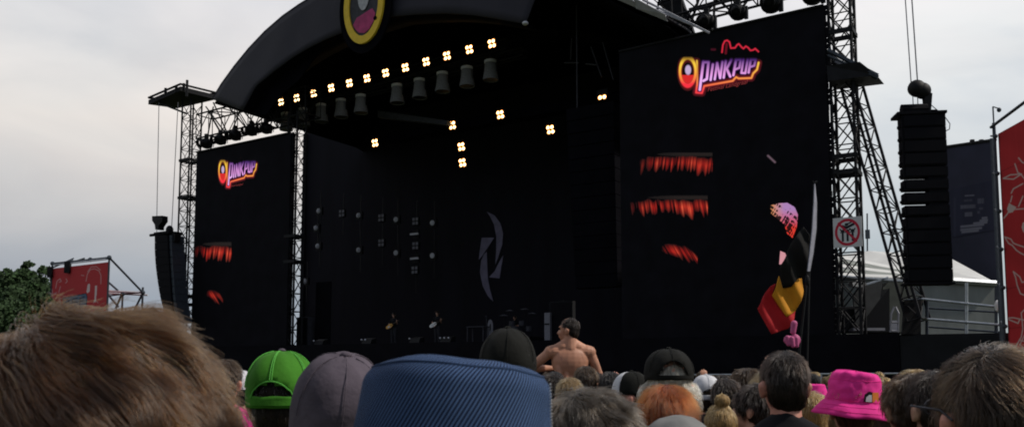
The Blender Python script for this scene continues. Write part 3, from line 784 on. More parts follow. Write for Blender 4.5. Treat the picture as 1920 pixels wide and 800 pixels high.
# ------------------------------------------------------------------ band gear on stage
def stage_box(name, label, cat, t, d, z, w_, dd, h, m='fixt', parts=()):
    o = thing(name, label, cat, S(t, d, z), AN)
    MB().box((t-w_/2, d, z), (t+w_/2, d+dd, z+h)).build('cabinet', M[m], o)
    MB().box((t-w_/2+.06, d-.02, z+.06), (t+w_/2-.06, d-.002, z+h-.06)).build('grille', M['pa'] if m != 'pa' else M['beam'], o)
    MB().tube(S(t-.1, d+dd*.4, z+h+.03), S(t+.1, d+dd*.4, z+h+.03), .02, 5).build('handle', M['steel'], o)
    return o
t, z = pl(566, 640, 2); stage_box('side_fill_speaker', 'dark grey speaker cabinet at the left edge of the stage', 'loudspeaker', t, 2, DZ, .9, .8, 1.7, 'beam')
t, z = pl(1052, 640, 4); stage_box('side_fill_speaker', 'large dark grey cabinet behind the shirtless man', 'loudspeaker', t, 4, DZ, 1.3, .3, 2.1, 'skirt')
t, z = pl(1026, 640, 3.8); o = thing('equipment_rack', 'narrow pale upright rack beside the large grey cabinet', 'rack', S(t, 3.8, DZ), AN)
MB().box((t-.16, 3.8, DZ), (t+.16, 4.1, DZ+1.55)).build('case', M['bell'], o); MB().box((t-.13, 3.77, DZ+.95), (t+.13, 3.798, DZ+1.02)).build('latch_strip', M['fixt'], o)
t, z = pl(890, 640, 4); o = thing('equipment_table', 'dark trestle table with thin legs at centre stage', 'table', S(t, 4, DZ), AN)
MB().box((t-.55, 4, DZ+.95), (t+.55, 4.6, DZ+1.0)).build('tabletop', M['beam'], o)
for a in (-.5, .5):
    for b in (4.05, 4.55): MB().tube(S(t+a, b, DZ), S(t+a, b, DZ+.95), .03, 5).build('leg', M['beam'], o)
t, z = pl(919, 610, 5); o = thing('white_banner_sign', 'small pale arched board with dark mark standing at centre stage', 'sign', S(t, 5, DZ), AN)
pts = [S(t+x, 5, DZ+.35+zz_) for x, zz_ in [(-.17,0),(.13,.12),(.17,.5),(.16,.8),(.1,.98),(0,1.05),(-.1,.98),(-.16,.8)]]
MB().prism(pts, V*.04).build('board', M['bell'], o); MB().prism([S(t+x, 4.985, DZ+.35+zz_) for x, zz_ in [(-.03,.4),(.04,.45),(.05,.8),(-.02,.8)]], V*.01).build('mark', M['fixt'], o)
MB().tube(S(t, 5.05, DZ), S(t, 5.05, DZ+.6), .03, 5).build('stand', M['fixt'], o)
# drum kit
t, z = pl(965, 615, 7); o = thing('drum_kit', 'dim drum kit on a riser at centre stage', 'drum kit', S(t, 7, DZ), AN)
MB().box((t-1.3, 6.4, DZ), (t+1.3, 8.6, DZ+.5)).build('riser', M['deck'], o)
mq = (-V).to_track_quat('Z', 'Y')
MB().lathe([(0, .22), (.3, .22), (.3, -.22), (0, -.22)], S(t, 7.1, DZ+.82), mq, 20).build('bass_drum', M['beam'], o)
for dx, zz_ in ((-.35, 1.25), (.3, 1.25), (.75, .95)): MB().lathe([(0, .15), (.18, .15), (.18, -.12), (0, -.12)], S(t+dx, 7.3, DZ+zz_), None, 16).build('tom_drum', M['beam'], o)
for dx, zz_ in ((-.9, 1.75), (.95, 1.8), (-.5, 2.0), (.45, 2.05)):
    MB().lathe([(0, .03), (.06, .02), (.24, -.02), (.24, -.025), (0, .02)], S(t+dx, 7.3, DZ+zz_), None, 18).build('cymbal', M['bell'], o)
    MB().tube(S(t+dx, 7.3, DZ+.5), S(t+dx, 7.3, DZ+zz_), .015, 5).build('cymbal_stand', M['steel'], o)
for i, (px_, lb) in enumerate([(690, 'pair of dark wedge monitors seen by a small white glint, far left'), (600, 'wedge monitor near the left edge of the stage front'), (780, 'wedge monitor between the two guitarists'), (838, 'wedge monitor with three small lights at the feet of the second guitarist')]):
    t, z = pl(px_, 648, .8); o = thing('floor_monitor', lb, 'loudspeaker', S(t, .8, DZ), AN, 'wedge monitors along the stage front')
    MB().prism([S(t-.3, .6, DZ), S(t-.3, 1.1, DZ), S(t-.3, 1.1, DZ+.38), S(t-.3, .75, DZ+.3)], U*.6).build('cabinet', M['fixt'], o)
    m = MB()
    for k in range(1+(i == 3)*2+(i == 0)): m.ell(S(t-.25+k*.25, .58, DZ+.28), .045)
    m.build('lamp', M['rim'], o)

# ------------------------------------------------------------------ right side: tents, rails, banners
t1_ = thing('marquee', 'white peaked marquee behind the right tower and line array', 'tent', at(1720, 620, 46), 0)
m = MB(); Yf = 44
roof = [at(1560, 500, 50), at(1640, 468, 50), at(1772, 476, 50), at(1868, 527, Yf), at(1700, 512, Yf), at(1560, 508, Yf)]
m.add([at(1560, 512, Yf), at(1868, 530, Yf), at(1772, 478, 50), at(1630, 470, 50), at(1560, 480, 50)], [(0, 1, 2, 3, 4)])
solid_of(m.build('roof', M['tent'], t1_), .06)
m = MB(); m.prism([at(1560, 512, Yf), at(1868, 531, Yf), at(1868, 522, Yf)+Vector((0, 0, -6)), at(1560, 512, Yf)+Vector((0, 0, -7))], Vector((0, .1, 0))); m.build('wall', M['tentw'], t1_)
m = MB()
for a, b in [((1560,512),(1868,531))]: m.tube(at(*a, Yf-.1), at(*b, Yf-.1), .16, 6)
m.build('eave_gutter', M['alu'], t1_)
m = MB(); m.add([at(1772, 478, 50), at(1868, 530, Yf), at(1868, 530, 50)], [(0, 1, 2)]); solid_of(m.build('roof_end', M['tent'], t1_), .05)
t2_ = thing('striped_awning', 'grey striped lean-to roof in front of the white marquee left side', 'tent', at(1620, 620, 40), 0)
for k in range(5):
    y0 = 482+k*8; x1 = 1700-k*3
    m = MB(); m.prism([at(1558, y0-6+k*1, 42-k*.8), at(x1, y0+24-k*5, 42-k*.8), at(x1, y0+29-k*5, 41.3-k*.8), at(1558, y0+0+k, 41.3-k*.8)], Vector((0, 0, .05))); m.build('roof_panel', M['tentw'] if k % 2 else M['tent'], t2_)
t3_ = thing('utility_tent', 'drab tent with round shoulder behind the handrail and dark cases', 'tent', at(1690, 620, 38), 0)
mt = mat('drab_canvas', (.10, .105, .085), .8, .2, 2, .3, 4)
m = MB(); m.prism([at(x, y, 38) for x, y in [(1655,622),(1655,540),(1666,528),(1700,530),(1712,545),(1716,622)]], Vector((.3, 2.5, 0))); m.build('canvas', mt, t3_)
m = MB(); m.prism([at(1664, 600, 37.8), at(1686, 600, 37.8), at(1686, 622, 37.8), at(1664, 622, 37.8)], Vector((0, .1, 0))); m.build('door_flap', M['hem'], t3_)
m = MB(); m.prism([at(1560, 535, 36), at(1655, 520, 36), at(1655, 545, 36), at(1560, 560, 36)], Vector((0, 1, 0)));
sb = thing('storage_bay', 'dark shaded storage bay with pale box lamp behind the right tower', 'stall', at(1610, 622, 37), 0)
m = MB(); m.prism([at(x, y, 37) for x, y in [(1560,622),(1560,590),(1600,575),(1650,560),(1668,540),(1668,622)]], Vector((0, 1.5, 0))); m.build('dark_cases', M['fixt'], sb)
m = MB(); m.prism([at(x, y, 36.8) for x, y in [(1606,612),(1600,560),(1612,530),(1655,528),(1650,560),(1628,590)]], Vector((0, .1, 0))); m.build('hanging_sheet', mat('grey_sheet', (.07, .07, .068), .8, .3, 2, .4, 3), sb)
m = MB(); m.prism([at(x, y, 36) for x, y in [(1598,528),(1612,524),(1622,527),(1625,534),(1618,538),(1600,536)]], Vector((0, .5, 0))); m.build('box_lamp', M['white'], sb)
m = MB(); m.tube(at(1560, 516, 35.8), at(1700, 527, 35.8), .05, 5); m.tube(at(1625, 533, 35.8), at(1665, 520, 35.8), .05, 5); m.build('pipe', M['alu'], sb)
m = MB(); m.box((-.4, 0, 0), (.8, .5, .10), lambda x, y, z: at(1620, 619, 33.5)+Vector((x, y, z))); m.build('white_case', M['hem'], sb)
db = thing('flight_case', 'tall black flight case left of the handrail', 'case', at(1710, 625, 31.5), AN)
m = MB(); m.prism([at(x, y, 31.5) for x, y in [(1692,626),(1697,562),(1727,560),(1727,626)]], Vector((.3, .8, 0))); m.build('body', M['fixt'], db)
m = MB(); m.tube(at(1697, 562, 31.45), at(1727, 560, 31.45), .03, 5); m.build('edge_trim', M['dsteel'], db)
ww = thing('ladder_frame', 'narrow white framed step unit behind the right tower', 'steps', at(1676, 622, 33), 0)
m = MB()
for a, b in [((1670,620),(1671,588)),((1684,620),(1685,588)),((1671,588),(1677,575)),((1685,588),(1679,575)),((1670,604),(1684,604)),((1670,620),(1684,620))]: m.tube(at(*a, 33), at(*b, 33), .04, 5)
m.build('frame', M['hem'], ww)
# handrails on the wing
hr = thing('handrail', 'silver tube handrail along the right wing deck', 'railing', S(41, .3, DZ), AN)
def A_(px, py, d=.3): a = pl(px, py, d); return S(a[0], d, a[1])
for (x0, y0), (x1, y1) in [((1728,560),(1880,576)),((1728,597),(1880,609))]: MB().tube(A_(x0, y0), A_(x1, y1), .045, 8).build('rail', M['alu'], hr)
for (x0, y0), (x1, y1) in [((1735,577),(1875,585)),((1735,612),(1875,622))]: MB().tube(A_(x0, y0, 1.4), A_(x1, y1, 1.4), .035, 8).build('rail', M['dsteel'], hr)
for (x, y0, y1) in [(1812, 530, 627), (1868, 536, 630), (1738, 560, 626)]: MB().tube(A_(x, y0, .42), A_(x, y1, .42), .055, 8).build('post', M['alu'] if x == 1812 else M['dsteel'], hr)
m = MB(); m.tube(A_(1727, 562, .5), A_(1716, 625, .5), .05, 6); m.build('post', M['alu'], hr)
m = MB(); m.ell(A_(1870, 573, .25), (.09, .09, .2)); m.ell(A_(1872, 580, .25), (.12, .05, .05)); m.build('clamp', M['white'], hr)
# navy banner
nb_ = thing('navy_banner', 'tall dark navy banner with faint grey lettering beside the red banner', 'banner', at(1815, 620, 52), 0)
prt = vcol('banner_print', rough=.85)
def navy(X, Y, A, B):
    col = np.zeros(X.shape+(3,)); col[:] = (.022, .024, .045)
    col *= (1+.25*(vnoise(A*9+3, 3)-.5))[..., None]
    g_ = np.zeros(X.shape)
    for (x0, x1, yy, hh, s_) in [(1808,1828,367,1.2,.9),(1806,1824,376,2,.25),(1800,1830,388,3.5,.5),(1808,1824,402,4,.6),(1832,1846,377,5,.4),(1835,1844,391,2,.35),(1832,1838,398,2.5,.35)]:
        y2 = yy-(X-x0)*.06; m_ = (np.clip((X-x0)/2, 0, 1)*np.clip((x1-X)/2, 0, 1)*np.clip((hh-abs(Y-y2))/1.2+.5, 0, 1)); g_ = np.maximum(g_, m_*s_*(.5+.5*vnoise(X*.8, 9)))
    for k, (x0, x1, yy) in enumerate([(1840,1852,409),(1836,1853,414),(1824,1852,419),(1800,1846,425),(1800,1842,431),(1802,1836,435)]):
        m_ = (np.clip((X-x0)/1.5, 0, 1)*np.clip((x1-X)/1.5, 0, 1)*np.clip((2.2-abs(Y-(yy-(X-x0)*.1)))/1.2+.5, 0, 1)); g_ = np.maximum(g_, m_*.8)
    g_ = np.maximum(g_, .10*np.clip(1-abs(X-1790)/3, 0, 1)*(Y > 370))
    return col+g_[..., None]*np.array([.14, .14, .16])
nb0 = at(1769, 560, 54); nb1 = at(1882, 560, 50); zt0 = at(1769, 278, 54).z; zt1 = at(1862, 262, 50).z
MB().prism([nb0, nb1, Vector((nb1.x, nb1.y, zt1)), Vector((nb0.x, nb0.y, zt0))], Vector((0, .12, 0))).build('cloth', M['navy'], nb_)
fa, fb = .20, .92; pa_ = nb0.lerp(nb1, fa); pb_ = nb0.lerp(nb1, fb); pa_.z = at(1800, 445, pa_.y).z; pb_.z = pa_.z
panel('print', nb_, prt, pa_, pb_-pa_, Vector((0, 0, 2.9)), 220, 260, navy, off=Vector((-.02, -.04, 0)))
m = MB(); m.tube(Vector((nb0.x, nb0.y, zt0)), Vector((nb1.x, nb1.y, zt1)), .10, 6)
for x in (1823, 1840): m.tube(at(x, 270, 51.5), at(x, 262, 51.5), .14, 5)
m.build('top_bar', M['steel'], nb_)
# red banner right
rb_ = thing('red_banner', 'tall red banner with white line doodles at the right edge of the picture', 'banner', at(1900, 690, 28), 0, 'red doodle banners')
zA = lambda x, y: (1760+x/3.6375, 230+y/3.6375)
zB = lambda x, y: (1780+x/3.3357, 430+y/3.3333)
dood = [[zA(*p) for p in L_] for L_ in [[(440,380),(510,385),(565,350),(490,355),(440,380)],[(545,240),(570,270),(600,280)],[(520,280),(540,340),(560,350),(600,400)],[(495,480),(510,450),(575,415)],[(500,500),(490,540)],[(575,500),(545,570)],
   [(520,590),(600,585)],[(445,650),(470,620),(480,600)]]]
dood += [[zB(*p) for p in L_] for L_ in [[(345,45),(385,60),(400,85),(425,95),(470,110),(520,130)],[(345,45),(370,85),(395,100),(420,130),(450,150),(500,170)],[(400,262),(415,300),(425,350),(445,400),(470,410)],[(400,262),(440,295),(455,330),(470,325)],
   [(352,553),(400,550),(470,565)],[(352,553),(430,585),(440,560)],[(470,500),(450,520),(460,620),(450,670),(415,730)],[(470,660),(440,720),(470,740),(430,770)],[(440,690),(480,700)]]]
fills = [[zA(*p) for p in L_] for L_ in [[(480,545),(500,560),(530,575),(505,610),(480,615),(465,590)],[(575,680),(600,670),(600,760),(575,740),(565,710)]]]
def redb(X, Y, A, B):
    col = np.zeros(X.shape+(3,)); col[:] = (.50, .032, .036)
    col *= (1+.16*(vnoise(B*14+3*A, 4)-.5)+.08*(vnoise(A*40+B*5, 8)-.5))[..., None]
    seam = np.abs((B*6) % 1-.5) > .492; col[seam] *= .7
    D = np.full(X.shape, 1e9)
    for p in dood: D = np.minimum(D, dpath(X, Y, p))
    k = sm(D, 1.05, 1.2); 
    for f in fills: k = np.maximum(k, inpoly(X, Y, f)*1.0)
    return col*(1-k[..., None])+k[..., None]*np.array([.60, .46, .42])
YB = 28.
c00 = at(1884, 655, YB+.6); c10 = at(2010, 655, YB-3.0); ztl = at(1862, 256, YB+.6).z
c00 = Vector((at(1866, 256, YB+.6).x+.12, YB+.6, at(1884, 655, YB+.6).z-.6))
eu = Vector((c10.x-c00.x, c10.y-c00.y, 0)); ev = Vector((0, 0, ztl-c00.z+.1))
MB().prism([c00, c00+eu, c00+eu+ev, c00+ev], Vector((0, .04, 0))).build('cloth', mat('red_banner_cloth', (.42, .026, .034), .8, .1, 2), rb_)
panel('print', rb_, prt, c00, eu, ev, 150, 560, redb, off=Vector((-.004, -.008, 0)))
m = MB()
topl = c00+ev+Vector((-.12, 0, .22))
m.tube(Vector((topl.x, topl.y+.05, 0)), topl+Vector((0, .05, .15)), .055, 8)
m.tube(topl+Vector((-.1, .05, 0)), topl+eu+Vector((0, .05, .35)), .05, 6)
m.tube(topl+Vector((.25, .7, -12)), topl+Vector((.25, .7, -.2)), .05, 6)
for k in range(7):
    zz_ = 3.2+k*1.25
    if zz_ < topl.z-.3: m.tube(Vector((topl.x, topl.y, zz_)), Vector((topl.x+.25, topl.y+.7, zz_+.2)), .035, 5); m.ell(Vector((topl.x, topl.y-.02, zz_)), .075, 8, 6)
m.build('scaffold_frame', M['dsteel'], rb_)
m = MB(); tp = topl+Vector((0, .05, .15)); m.tube(tp, tp+Vector((.0, 0, .55)), .025, 5); m.tube(tp+Vector((0, 0, .55)), tp+Vector((.16, 0, .5)), .02, 5); m.build('camera_pole', M['dsteel'], rb_)
m = MB(); m.ell(tp+Vector((.2, 0, .44)), (.07, .07, .08)); m.build('dome_camera', M['dsteel'], rb_, True)
# left red banner on scaffold
YL = 60
lb_ = thing('red_banner', 'red banner with white doodles and blue block on scaffolding at the far left', 'banner', at(145, 690, YL), 0, 'red doodle banners')
zC = lambda x, y: (80+x/6.155, 470+y/6.155)
dl = [[zC(*p) for p in L_] for L_ in [[(500,350),(515,270),(550,215),(600,205),(650,230),(672,280),(672,380)],[(520,240),(560,185),(620,180),(665,220)],[(445,280),(475,285)],[(150,430),(165,350),(200,320),(215,350),(190,360)],[(185,480),(205,410)],[(265,370),(285,350),(270,320)],[(110,440),(120,560),(110,630)],[(120,500),(160,480)],[(200,560),(215,620)],[(585,600),(600,560),(640,600)]]]
fl_ = [[zC(*p) for p in L_] for L_ in [[(520,385),(545,375),(545,460),(520,490),(505,470)],[(605,400),(628,400),(625,480),(612,590),(595,595),(600,500)]]]
def redl(X, Y, A, B):
    col = np.zeros(X.shape+(3,)); col[:] = (.52, .050, .055)
    D = np.full(X.shape, 1e9)
    for p in dl: D = np.minimum(D, dpath(X, Y, p))
    k = sm(D, .55, 1.0)*.6
    for f in fl_: k = np.maximum(k, inpoly(X, Y, f)*.9)
    col = col*(1-k[..., None])+k[..., None]*np.array([.75, .62, .60])
    bp_ = [zC(*p) for p in [(235,545),(345,520),(500,490),(515,530),(505,640),(235,700)]]
    i_ = inpoly(X, Y, bp_); col[i_] = (.10, .16, .24)
    e = dpath(X, Y, bp_, True) < .6; col[e] = (.02, .02, .03)
    for p in [[(260,560),(300,560),(300,600),(262,600),(262,650),(300,650)],[(345,640),(345,560),(400,545)],[(345,590),(390,585)],[(430,640),(430,545),(480,530)],[(430,580),(470,570)]]:
        col[dpath(X, Y, [zC(*a) for a in p]) < .8] = (.02, .02, .04)
    return col
b0 = at(93, 640, YL+2); b1 = at(197, 640, YL-2); bz0 = at(93, 503, YL+2).z; bz1 = at(197, 491, YL-2).z
eu = b1-b0; eu.z = 0; b0 = Vector((b0.x, b0.y, 2.2))
MB().prism([b0, b0+eu, Vector((b1.x, b1.y, bz1)), Vector((b0.x, b0.y, bz0))], Vector((0, .05, 0))).build('cloth', mat('faded_red_cloth', (.43, .040, .052), .8, .1, 2), lb_)
panel('print', lb_, prt, b0, eu, Vector((0, 0, min(bz0, bz1)-2.2)), 170, 230, redl, off=Vector((0, -.03, 0)))
m = MB(); k = .07
tl = Vector((b0.x-.05, b0.y, bz0+.35)); tr = Vector((b1.x+.05, b1.y, bz1+.3))
m.tube(Vector((tl.x, tl.y, 0)), tl, k, 6); m.tube(Vector((tr.x, tr.y, 0)), tr, k, 6); m.tube(tl, tr, k, 6); m.tube(tl+Vector((0, 1.8, .15)), tl.lerp(tr, .35)+Vector((0, 1.8, .45)), k*.8, 6); m.tube(tl+Vector((0, 0, -.3)), tl.lerp(tr, .32)+Vector((0, .5, .3)), .05, 5)
e1 = at(268, 548, YL); e1t = at(268, 538, YL); mid = at(230, 551, YL)
m.tube(tr, e1, k, 6); m.tube(Vector((e1.x, e1.y, 0)), e1t, k, 6); m.tube(Vector((mid.x, mid.y, 0)), mid, k, 6)
m.tube(at(197, 523, YL), at(222, 545, YL), k, 6); m.tube(at(197, 545, YL), at(222, 575, YL), k, 6); m.tube(at(228, 552, YL), at(217, 578, YL), k, 6); m.tube(e1, at(250, 585, YL), k, 6)
m.tube(at(197, 555, YL), mid, k*.8, 6); m.tube(mid, e1, k*.8, 6)
for f in (0, .35, .68, 1): m.ell(tl.lerp(tr, f), .16, 8, 6)
m.ell(e1, .16, 8, 6); m.ell(mid, .15, 8, 6)
m.build('scaffold_frame', M['dsteel'], lb_)
m = MB(); m.tube(at(199, 545, YL), e1, .09, 6); m.tube(at(199, 549, YL+.8), e1+Vector((0, .8, -.1)), .08, 6); m.tube(tl+Vector((.1, -.1, -.12)), tr+Vector((-.1, -.1, -.12)), .05, 6); m.build('pale_tube', M['rim'], lb_)
m = MB(); fl2 = tl.lerp(tr, .31)+Vector((0, -.2, -.35)); m.box((-.2, -.1, -.45), (.18, .15, .35), lambda x, y, z: fl2+Vector((x, y, z))); fl3 = tl+Vector((-.05, -.2, -.6)); m.box((-.15, -.1, -.4), (.15, .15, .35), lambda x, y, z: fl3+Vector((x, y, z))); m.build('floodlight', M['fixt'], lb_)

mast = thing('radio_mast', 'thin distant mast rising behind the white marquee', 'mast', at(1627, 690, 160), 0)
p_ = at(1627, 690, 160); m = MB(); m.tube(Vector((p_.x, 160, 0)), at(1626, 400, 160), .14, 5); m.build('pole', M['dsteel'], mast)
m = MB(); p_ = at(1627, 447, 160); m.tube(p_, p_+Vector((0, 0, 1.6)), .45, 6); m.build('antenna', M['dsteel'], mast)

# trees at the far left
def tree(label, px, py, Y, cr, seed):
    rnd = random.Random(seed); top = at(px, py, Y); base = Vector((top.x, Y, 0))
    o = thing('leafy_tree', label, 'tree', base, 0, 'trees at the left edge')
    m = MB(); h = top.z; m.tube(base, base+Vector((.1, 0, h*.35)), .32, 8, .22)
    tips = []
    for k in range(8):
        a = rnd.random()*6.28; e = base+Vector((cos(a)*cr*.6, sin(a)*cr*.5, h*(.5+.35*rnd.random()))); m.tube(base+Vector((.1, 0, h*(.2+.15*rnd.random()))), e, .12, 5, .03); tips.append(e)
    m.build('trunk', M['bark'], o)
    vs = []; fs = []
    cl = []
    for k in range(64):
        a = rnd.random()*6.28; zz_ = .10+.88*rnd.random()**.8
        rad = cr*math.sqrt(max(.05, 1-(max(0, zz_-.45)/.56)**2))*(.45+.55*rnd.random())
        cl.append((base+Vector((cos(a)*rad, sin(a)*rad*.7, h*zz_-rnd.random()*.3)), .45+.75*rnd.random()))
    for k in range(26):
        a = rnd.uniform(-1, 1)*cr*.85; cl.append((base+Vector((a, rnd.uniform(-.5, .5), h*(1.0-.22*(a/cr)**2)+rnd.uniform(-.5, .55))), .12+.22*rnd.random()))
    for c, r in cl:
        for j in range(int(40+190*min(1, r))):
            v = Vector((rnd.gauss(0, 1), rnd.gauss(0, 1), rnd.gauss(0, 1))).normalized()*r*(rnd.random()**.35)
            p = c+Vector((v.x, v.y, v.z*.8)); s_ = .07+.10*rnd.random()
            a = Vector((rnd.gauss(0, 1), rnd.gauss(0, 1), rnd.gauss(0, 1))).normalized()*s_; b = a.orthogonal().normalized()*s_*.7
            i = len(vs); vs += [p-a, p+b, p+a, p-b]; fs.append((i, i+1, i+2, i+3))
    mb = MB(); mb.v = vs; mb.f = fs; mb.build('crown', M['leaf'], o)
tree('leafy green tree at the left edge, behind the brown-haired head', 8, 512, 66, 3.4, 1)
tree('leafy green tree beside the left red banner, taller in its middle', 62, 506, 70, 3.2, 2)
tree('low leafy tree beneath and behind the other two at the left edge', 40, 560, 60, 3.6, 5)
tree('leafy tree standing just behind the left red banner', 120, 540, 75, 3.0, 9)
# ------------------------------------------------------------------ people
def remesh(mb, voxel, smooth=3, disp=None):
    me = bpy.data.meshes.new('t'); me.from_pydata(mb.v, [], mb.f)
    ob = bpy.data.objects.new('t', me); C.objects.link(ob)
    md = ob.modifiers.new('r', 'REMESH'); md.mode = 'VOXEL'; md.voxel_size = voxel
    sm_ = ob.modifiers.new('s', 'SMOOTH'); sm_.factor = .6; sm_.iterations = smooth
    dg = bpy.context.evaluated_depsgraph_get(); out = bpy.data.meshes.new_from_object(ob.evaluated_get(dg))
    bpy.data.objects.remove(ob); bpy.data.meshes.remove(me)
    if disp:
        for v in out.vertices: v.co += disp(v.co, v.normal)
    for p in out.polygons: p.use_smooth = True
    out.materials.clear(); out.materials.append(None)
    return out
def cap(m, a, ra, b, rb, n=12):
    m.ell(a, ra, n, 8); m.ell(b, rb, n, 8); m.tube(a, b, ra, n, rb)
HC = Vector((0, -.005, 1.635))
def headrot(yaw, pitch=0):
    piv = Vector((0, -.01, 1.52)); q_ = Matrix.Rotation(yaw, 3, 'Z')@Matrix.Rotation(pitch, 3, 'X')
    return lambda p: piv+q_@(Vector(p)-piv)
def add_head(m, yaw=0, pitch=0, low=0):
    h = MB()
    h.ell((0, -.008, 1.645), (.077, .096, .103), 18, 14)
    h.ell((0, .035, 1.575), (.054, .062, .062), 14, 10); h.ell((0, .068, 1.535), (.024, .02, .018))
    h.ell((0, .052, 1.60), (.058, .05, .06)); h.ell((0, .080, 1.66), (.05, .02, .012))
    cap(h, (0, .092, 1.635), .010, (0, .112, 1.60), .014, 8)
    h.ell((.028, .083, 1.60), (.02, .016, .02)); h.ell((-.028, .083, 1.60), (.02, .016, .02))
    h.ell((0, .096, 1.572), (.024, .010, .006)); h.ell((0, .094, 1.561), (.022, .010, .007))
    for sx in (-1, 1):
        h.ell((sx*.083, -.008, 1.61), (.011, .020, .032)); h.ell((sx*.088, -.016, 1.622), (.012, .014, .016)); h.ell((sx*.080, .0, 1.588), (.010, .010, .012))
    f = headrot(yaw, pitch); h.v = [f(v)-Vector((0, 0, low)) for v in h.v]
    m.add(h.v, h.f)
    cap(m, (0, -.02, 1.44), .062, (0, -.012, 1.57), .054)
    cap(m, (0, -.03, 1.40), .07, (0, -.025, 1.50), .056)
def add_hand(m, w_, d, side):
    w_ = Vector(w_); d = Vector(d).normalized(); s_ = d.cross(Vector((0, 1, 0.01))).normalized()*side; n_ = s_.cross(d)*side
    q_ = Matrix((s_, n_, d)).transposed().to_quaternion()
    m.ell(w_+d*.055, (.040, .016, .050), 12, 8, q_)
    for k, (o_, l_) in enumerate(((-.030, .062), (-.010, .074), (.010, .070), (.029, .055))):
        b = w_+d*.092+s_*o_; mid = b+d*l_*.5+s_*o_*.15; e = mid+(d*.42+n_*.30)*l_
        cap(m, b-d*.02, .0095, mid, .0088, 8); cap(m, mid, .0088, e, .0075, 8)
    b = w_+d*.03+s_*-.034; mid = b+(d*.5-s_*.8)*.035; cap(m, b, .013, mid, .0105, 8); cap(m, mid, .0105, mid+(d*.85-s_*.25+n_*.2)*.035, .009, 8)
STAND_LEGS = [((sx*.09, 0, .90), (sx*.10, .015, .49), (sx*.11, -.015, .085)) for sx in (-1, 1)]
SEAT_LEGS = [((sx*.10, .03, .90), (sx*.17, .36, .90), (sx*.15, .40, .50)) for sx in (-1, 1)]
ARMS = dict(
 down=[((sx*.185, 0, 1.385), (sx*.235, -.03, 1.11), (sx*.235, .06, .87), (0, .15, -1)) for sx in (-1, 1)],
 fold=[((sx*.185, 0, 1.385), (sx*.245, .02, 1.12), (sx*.10, .24, 1.16), (-sx*.8, .5, .2)) for sx in (-1, 1)],
 raise_r=[((-.185, 0, 1.385), (-.235, -.03, 1.11), (-.235, .06, .87), (0, .15, -1)), ((.185, 0, 1.40), (.27, .05, 1.62), (.22, .08, 1.86), (-.05, .05, 1))],
 raise_l=[((.185, 0, 1.385), (.235, -.03, 1.11), (.235, .06, .87), (0, .15, -1)), ((-.185, 0, 1.40), (-.27, .05, 1.62), (-.22, .08, 1.86), (.05, .05, 1))],
 bare=[((-.195, -.01, 1.37), (-.385, .03, 1.215), (-.16, .20, 1.215), (.8, .3, .1)), ((.195, -.01, 1.37), (.285, .0, 1.165), (.10, .20, 1.12), (-.8, .3, .1))],
 shrug=[((sx*.195, 0, 1.455), (sx*.25, .18, 1.40), (sx*.09, .38, 1.36), (-sx*.5, .4, .1)) for sx in (-1, 1)],
 guitar=[((.185, 0, 1.385), (.28, .05, 1.15), (.07, .20, 1.03), (-.6, .4, -.5)), ((-.185, 0, 1.385), (-.30, .10, 1.16), (-.42, .30, 1.26), (-.5, .4, .4))],
)
def torso(m, k=0, lo=.88):
    m.ell((0, -.005, 1.27), (.165+k, .105+k, .19+k*.5), 18, 12); m.ell((0, -.02, 1.34), (.172+k, .090+k, .10+k*.3), 18, 10)
    m.ell((0, 0, 1.08), (.140+k*1.5, .095+k, .17), 18, 12); m.ell((0, -.005, .94), (.158+k*1.2, .11+k, .12), 18, 12)
    cap(m, (-.15, -.01, 1.385), .058+k*.7, (.15, -.01, 1.385), .058+k*.7); m.ell((0, -.035, 1.41), (.12+k, .05+k*.6, .05+k*.3))
    for sx in (-1, 1): cap(m, (sx*.135, -.015, 1.405), .045+k*.6, (sx*.02, -.025, 1.462), .052+k*.7)
_cache = {}
def body(arms='down', yaw=0, pitch=0, legs='stand', vox=.0085):
    key = ('b', arms, yaw, pitch, legs, vox)
    if key in _cache: return _cache[key]
    m = MB(); add_head(m, yaw, pitch, .042 if arms == 'bare' else 0); torso(m)
    if arms == 'bare':
        cap(m, (-.075, -.03, 1.42), .055, (.075, -.03, 1.42), .055); cap(m, (0, -.03, 1.40), .075, (0, -.02, 1.52), .062)
        m.ell((0, -.015, 1.28), (.185, .112, .17), 18, 12); cap(m, (-.165, -.01, 1.375), .068, (.165, -.01, 1.375), .068)
    if arms == 'bare':   # shoulder blades and spine hollow
        for sx in (-1, 1): m.ell((sx*.085, -.075, 1.30), (.055, .03, .085)); m.ell((sx*.115, -.05, 1.18), (.045, .055, .12))
        for sx in (-1, 1): m.ell((sx*.045, -.075, 1.12), (.03, .03, .16))
    for a in ARMS[arms]:
        sh_, el, wr, hd = map(Vector, a); sd_ = 1 if sh_.x > 0 else -1
        m.ell(sh_, (.062, .062, .064)); cap(m, sh_, .052, sh_.lerp(el, .5), .048); cap(m, sh_.lerp(el, .5), .048, el, .038); cap(m, el, .040, el.lerp(wr, .35), .041); cap(m, el.lerp(wr, .35), .041, wr, .027); add_hand(m, wr, hd, sd_)
    for hp_, kn, an in (STAND_LEGS if legs == 'stand' else SEAT_LEGS):
        cap(m, hp_, .088, kn, .058); cap(m, kn, .058, Vector(kn).lerp(Vector(an), .35), .056); cap(m, Vector(kn).lerp(Vector(an), .35), .056, an, .038)
        a = Vector(an); cap(m, a+Vector((0, -.03, -.045)), .036, a+Vector((0, .13, -.06)), .026)
    _cache[key] = remesh(m, vox, 3); return _cache[key]
def fold_disp(seed, amp=.006):
    def f(co, n):
        p = co*9+Vector((seed*3.1, 0, 0)); v = noise.noise(Vector((p.x, p.y, p.z*.55)))+.5*noise.noise(co*24)
        return n*(v*amp)
    return f
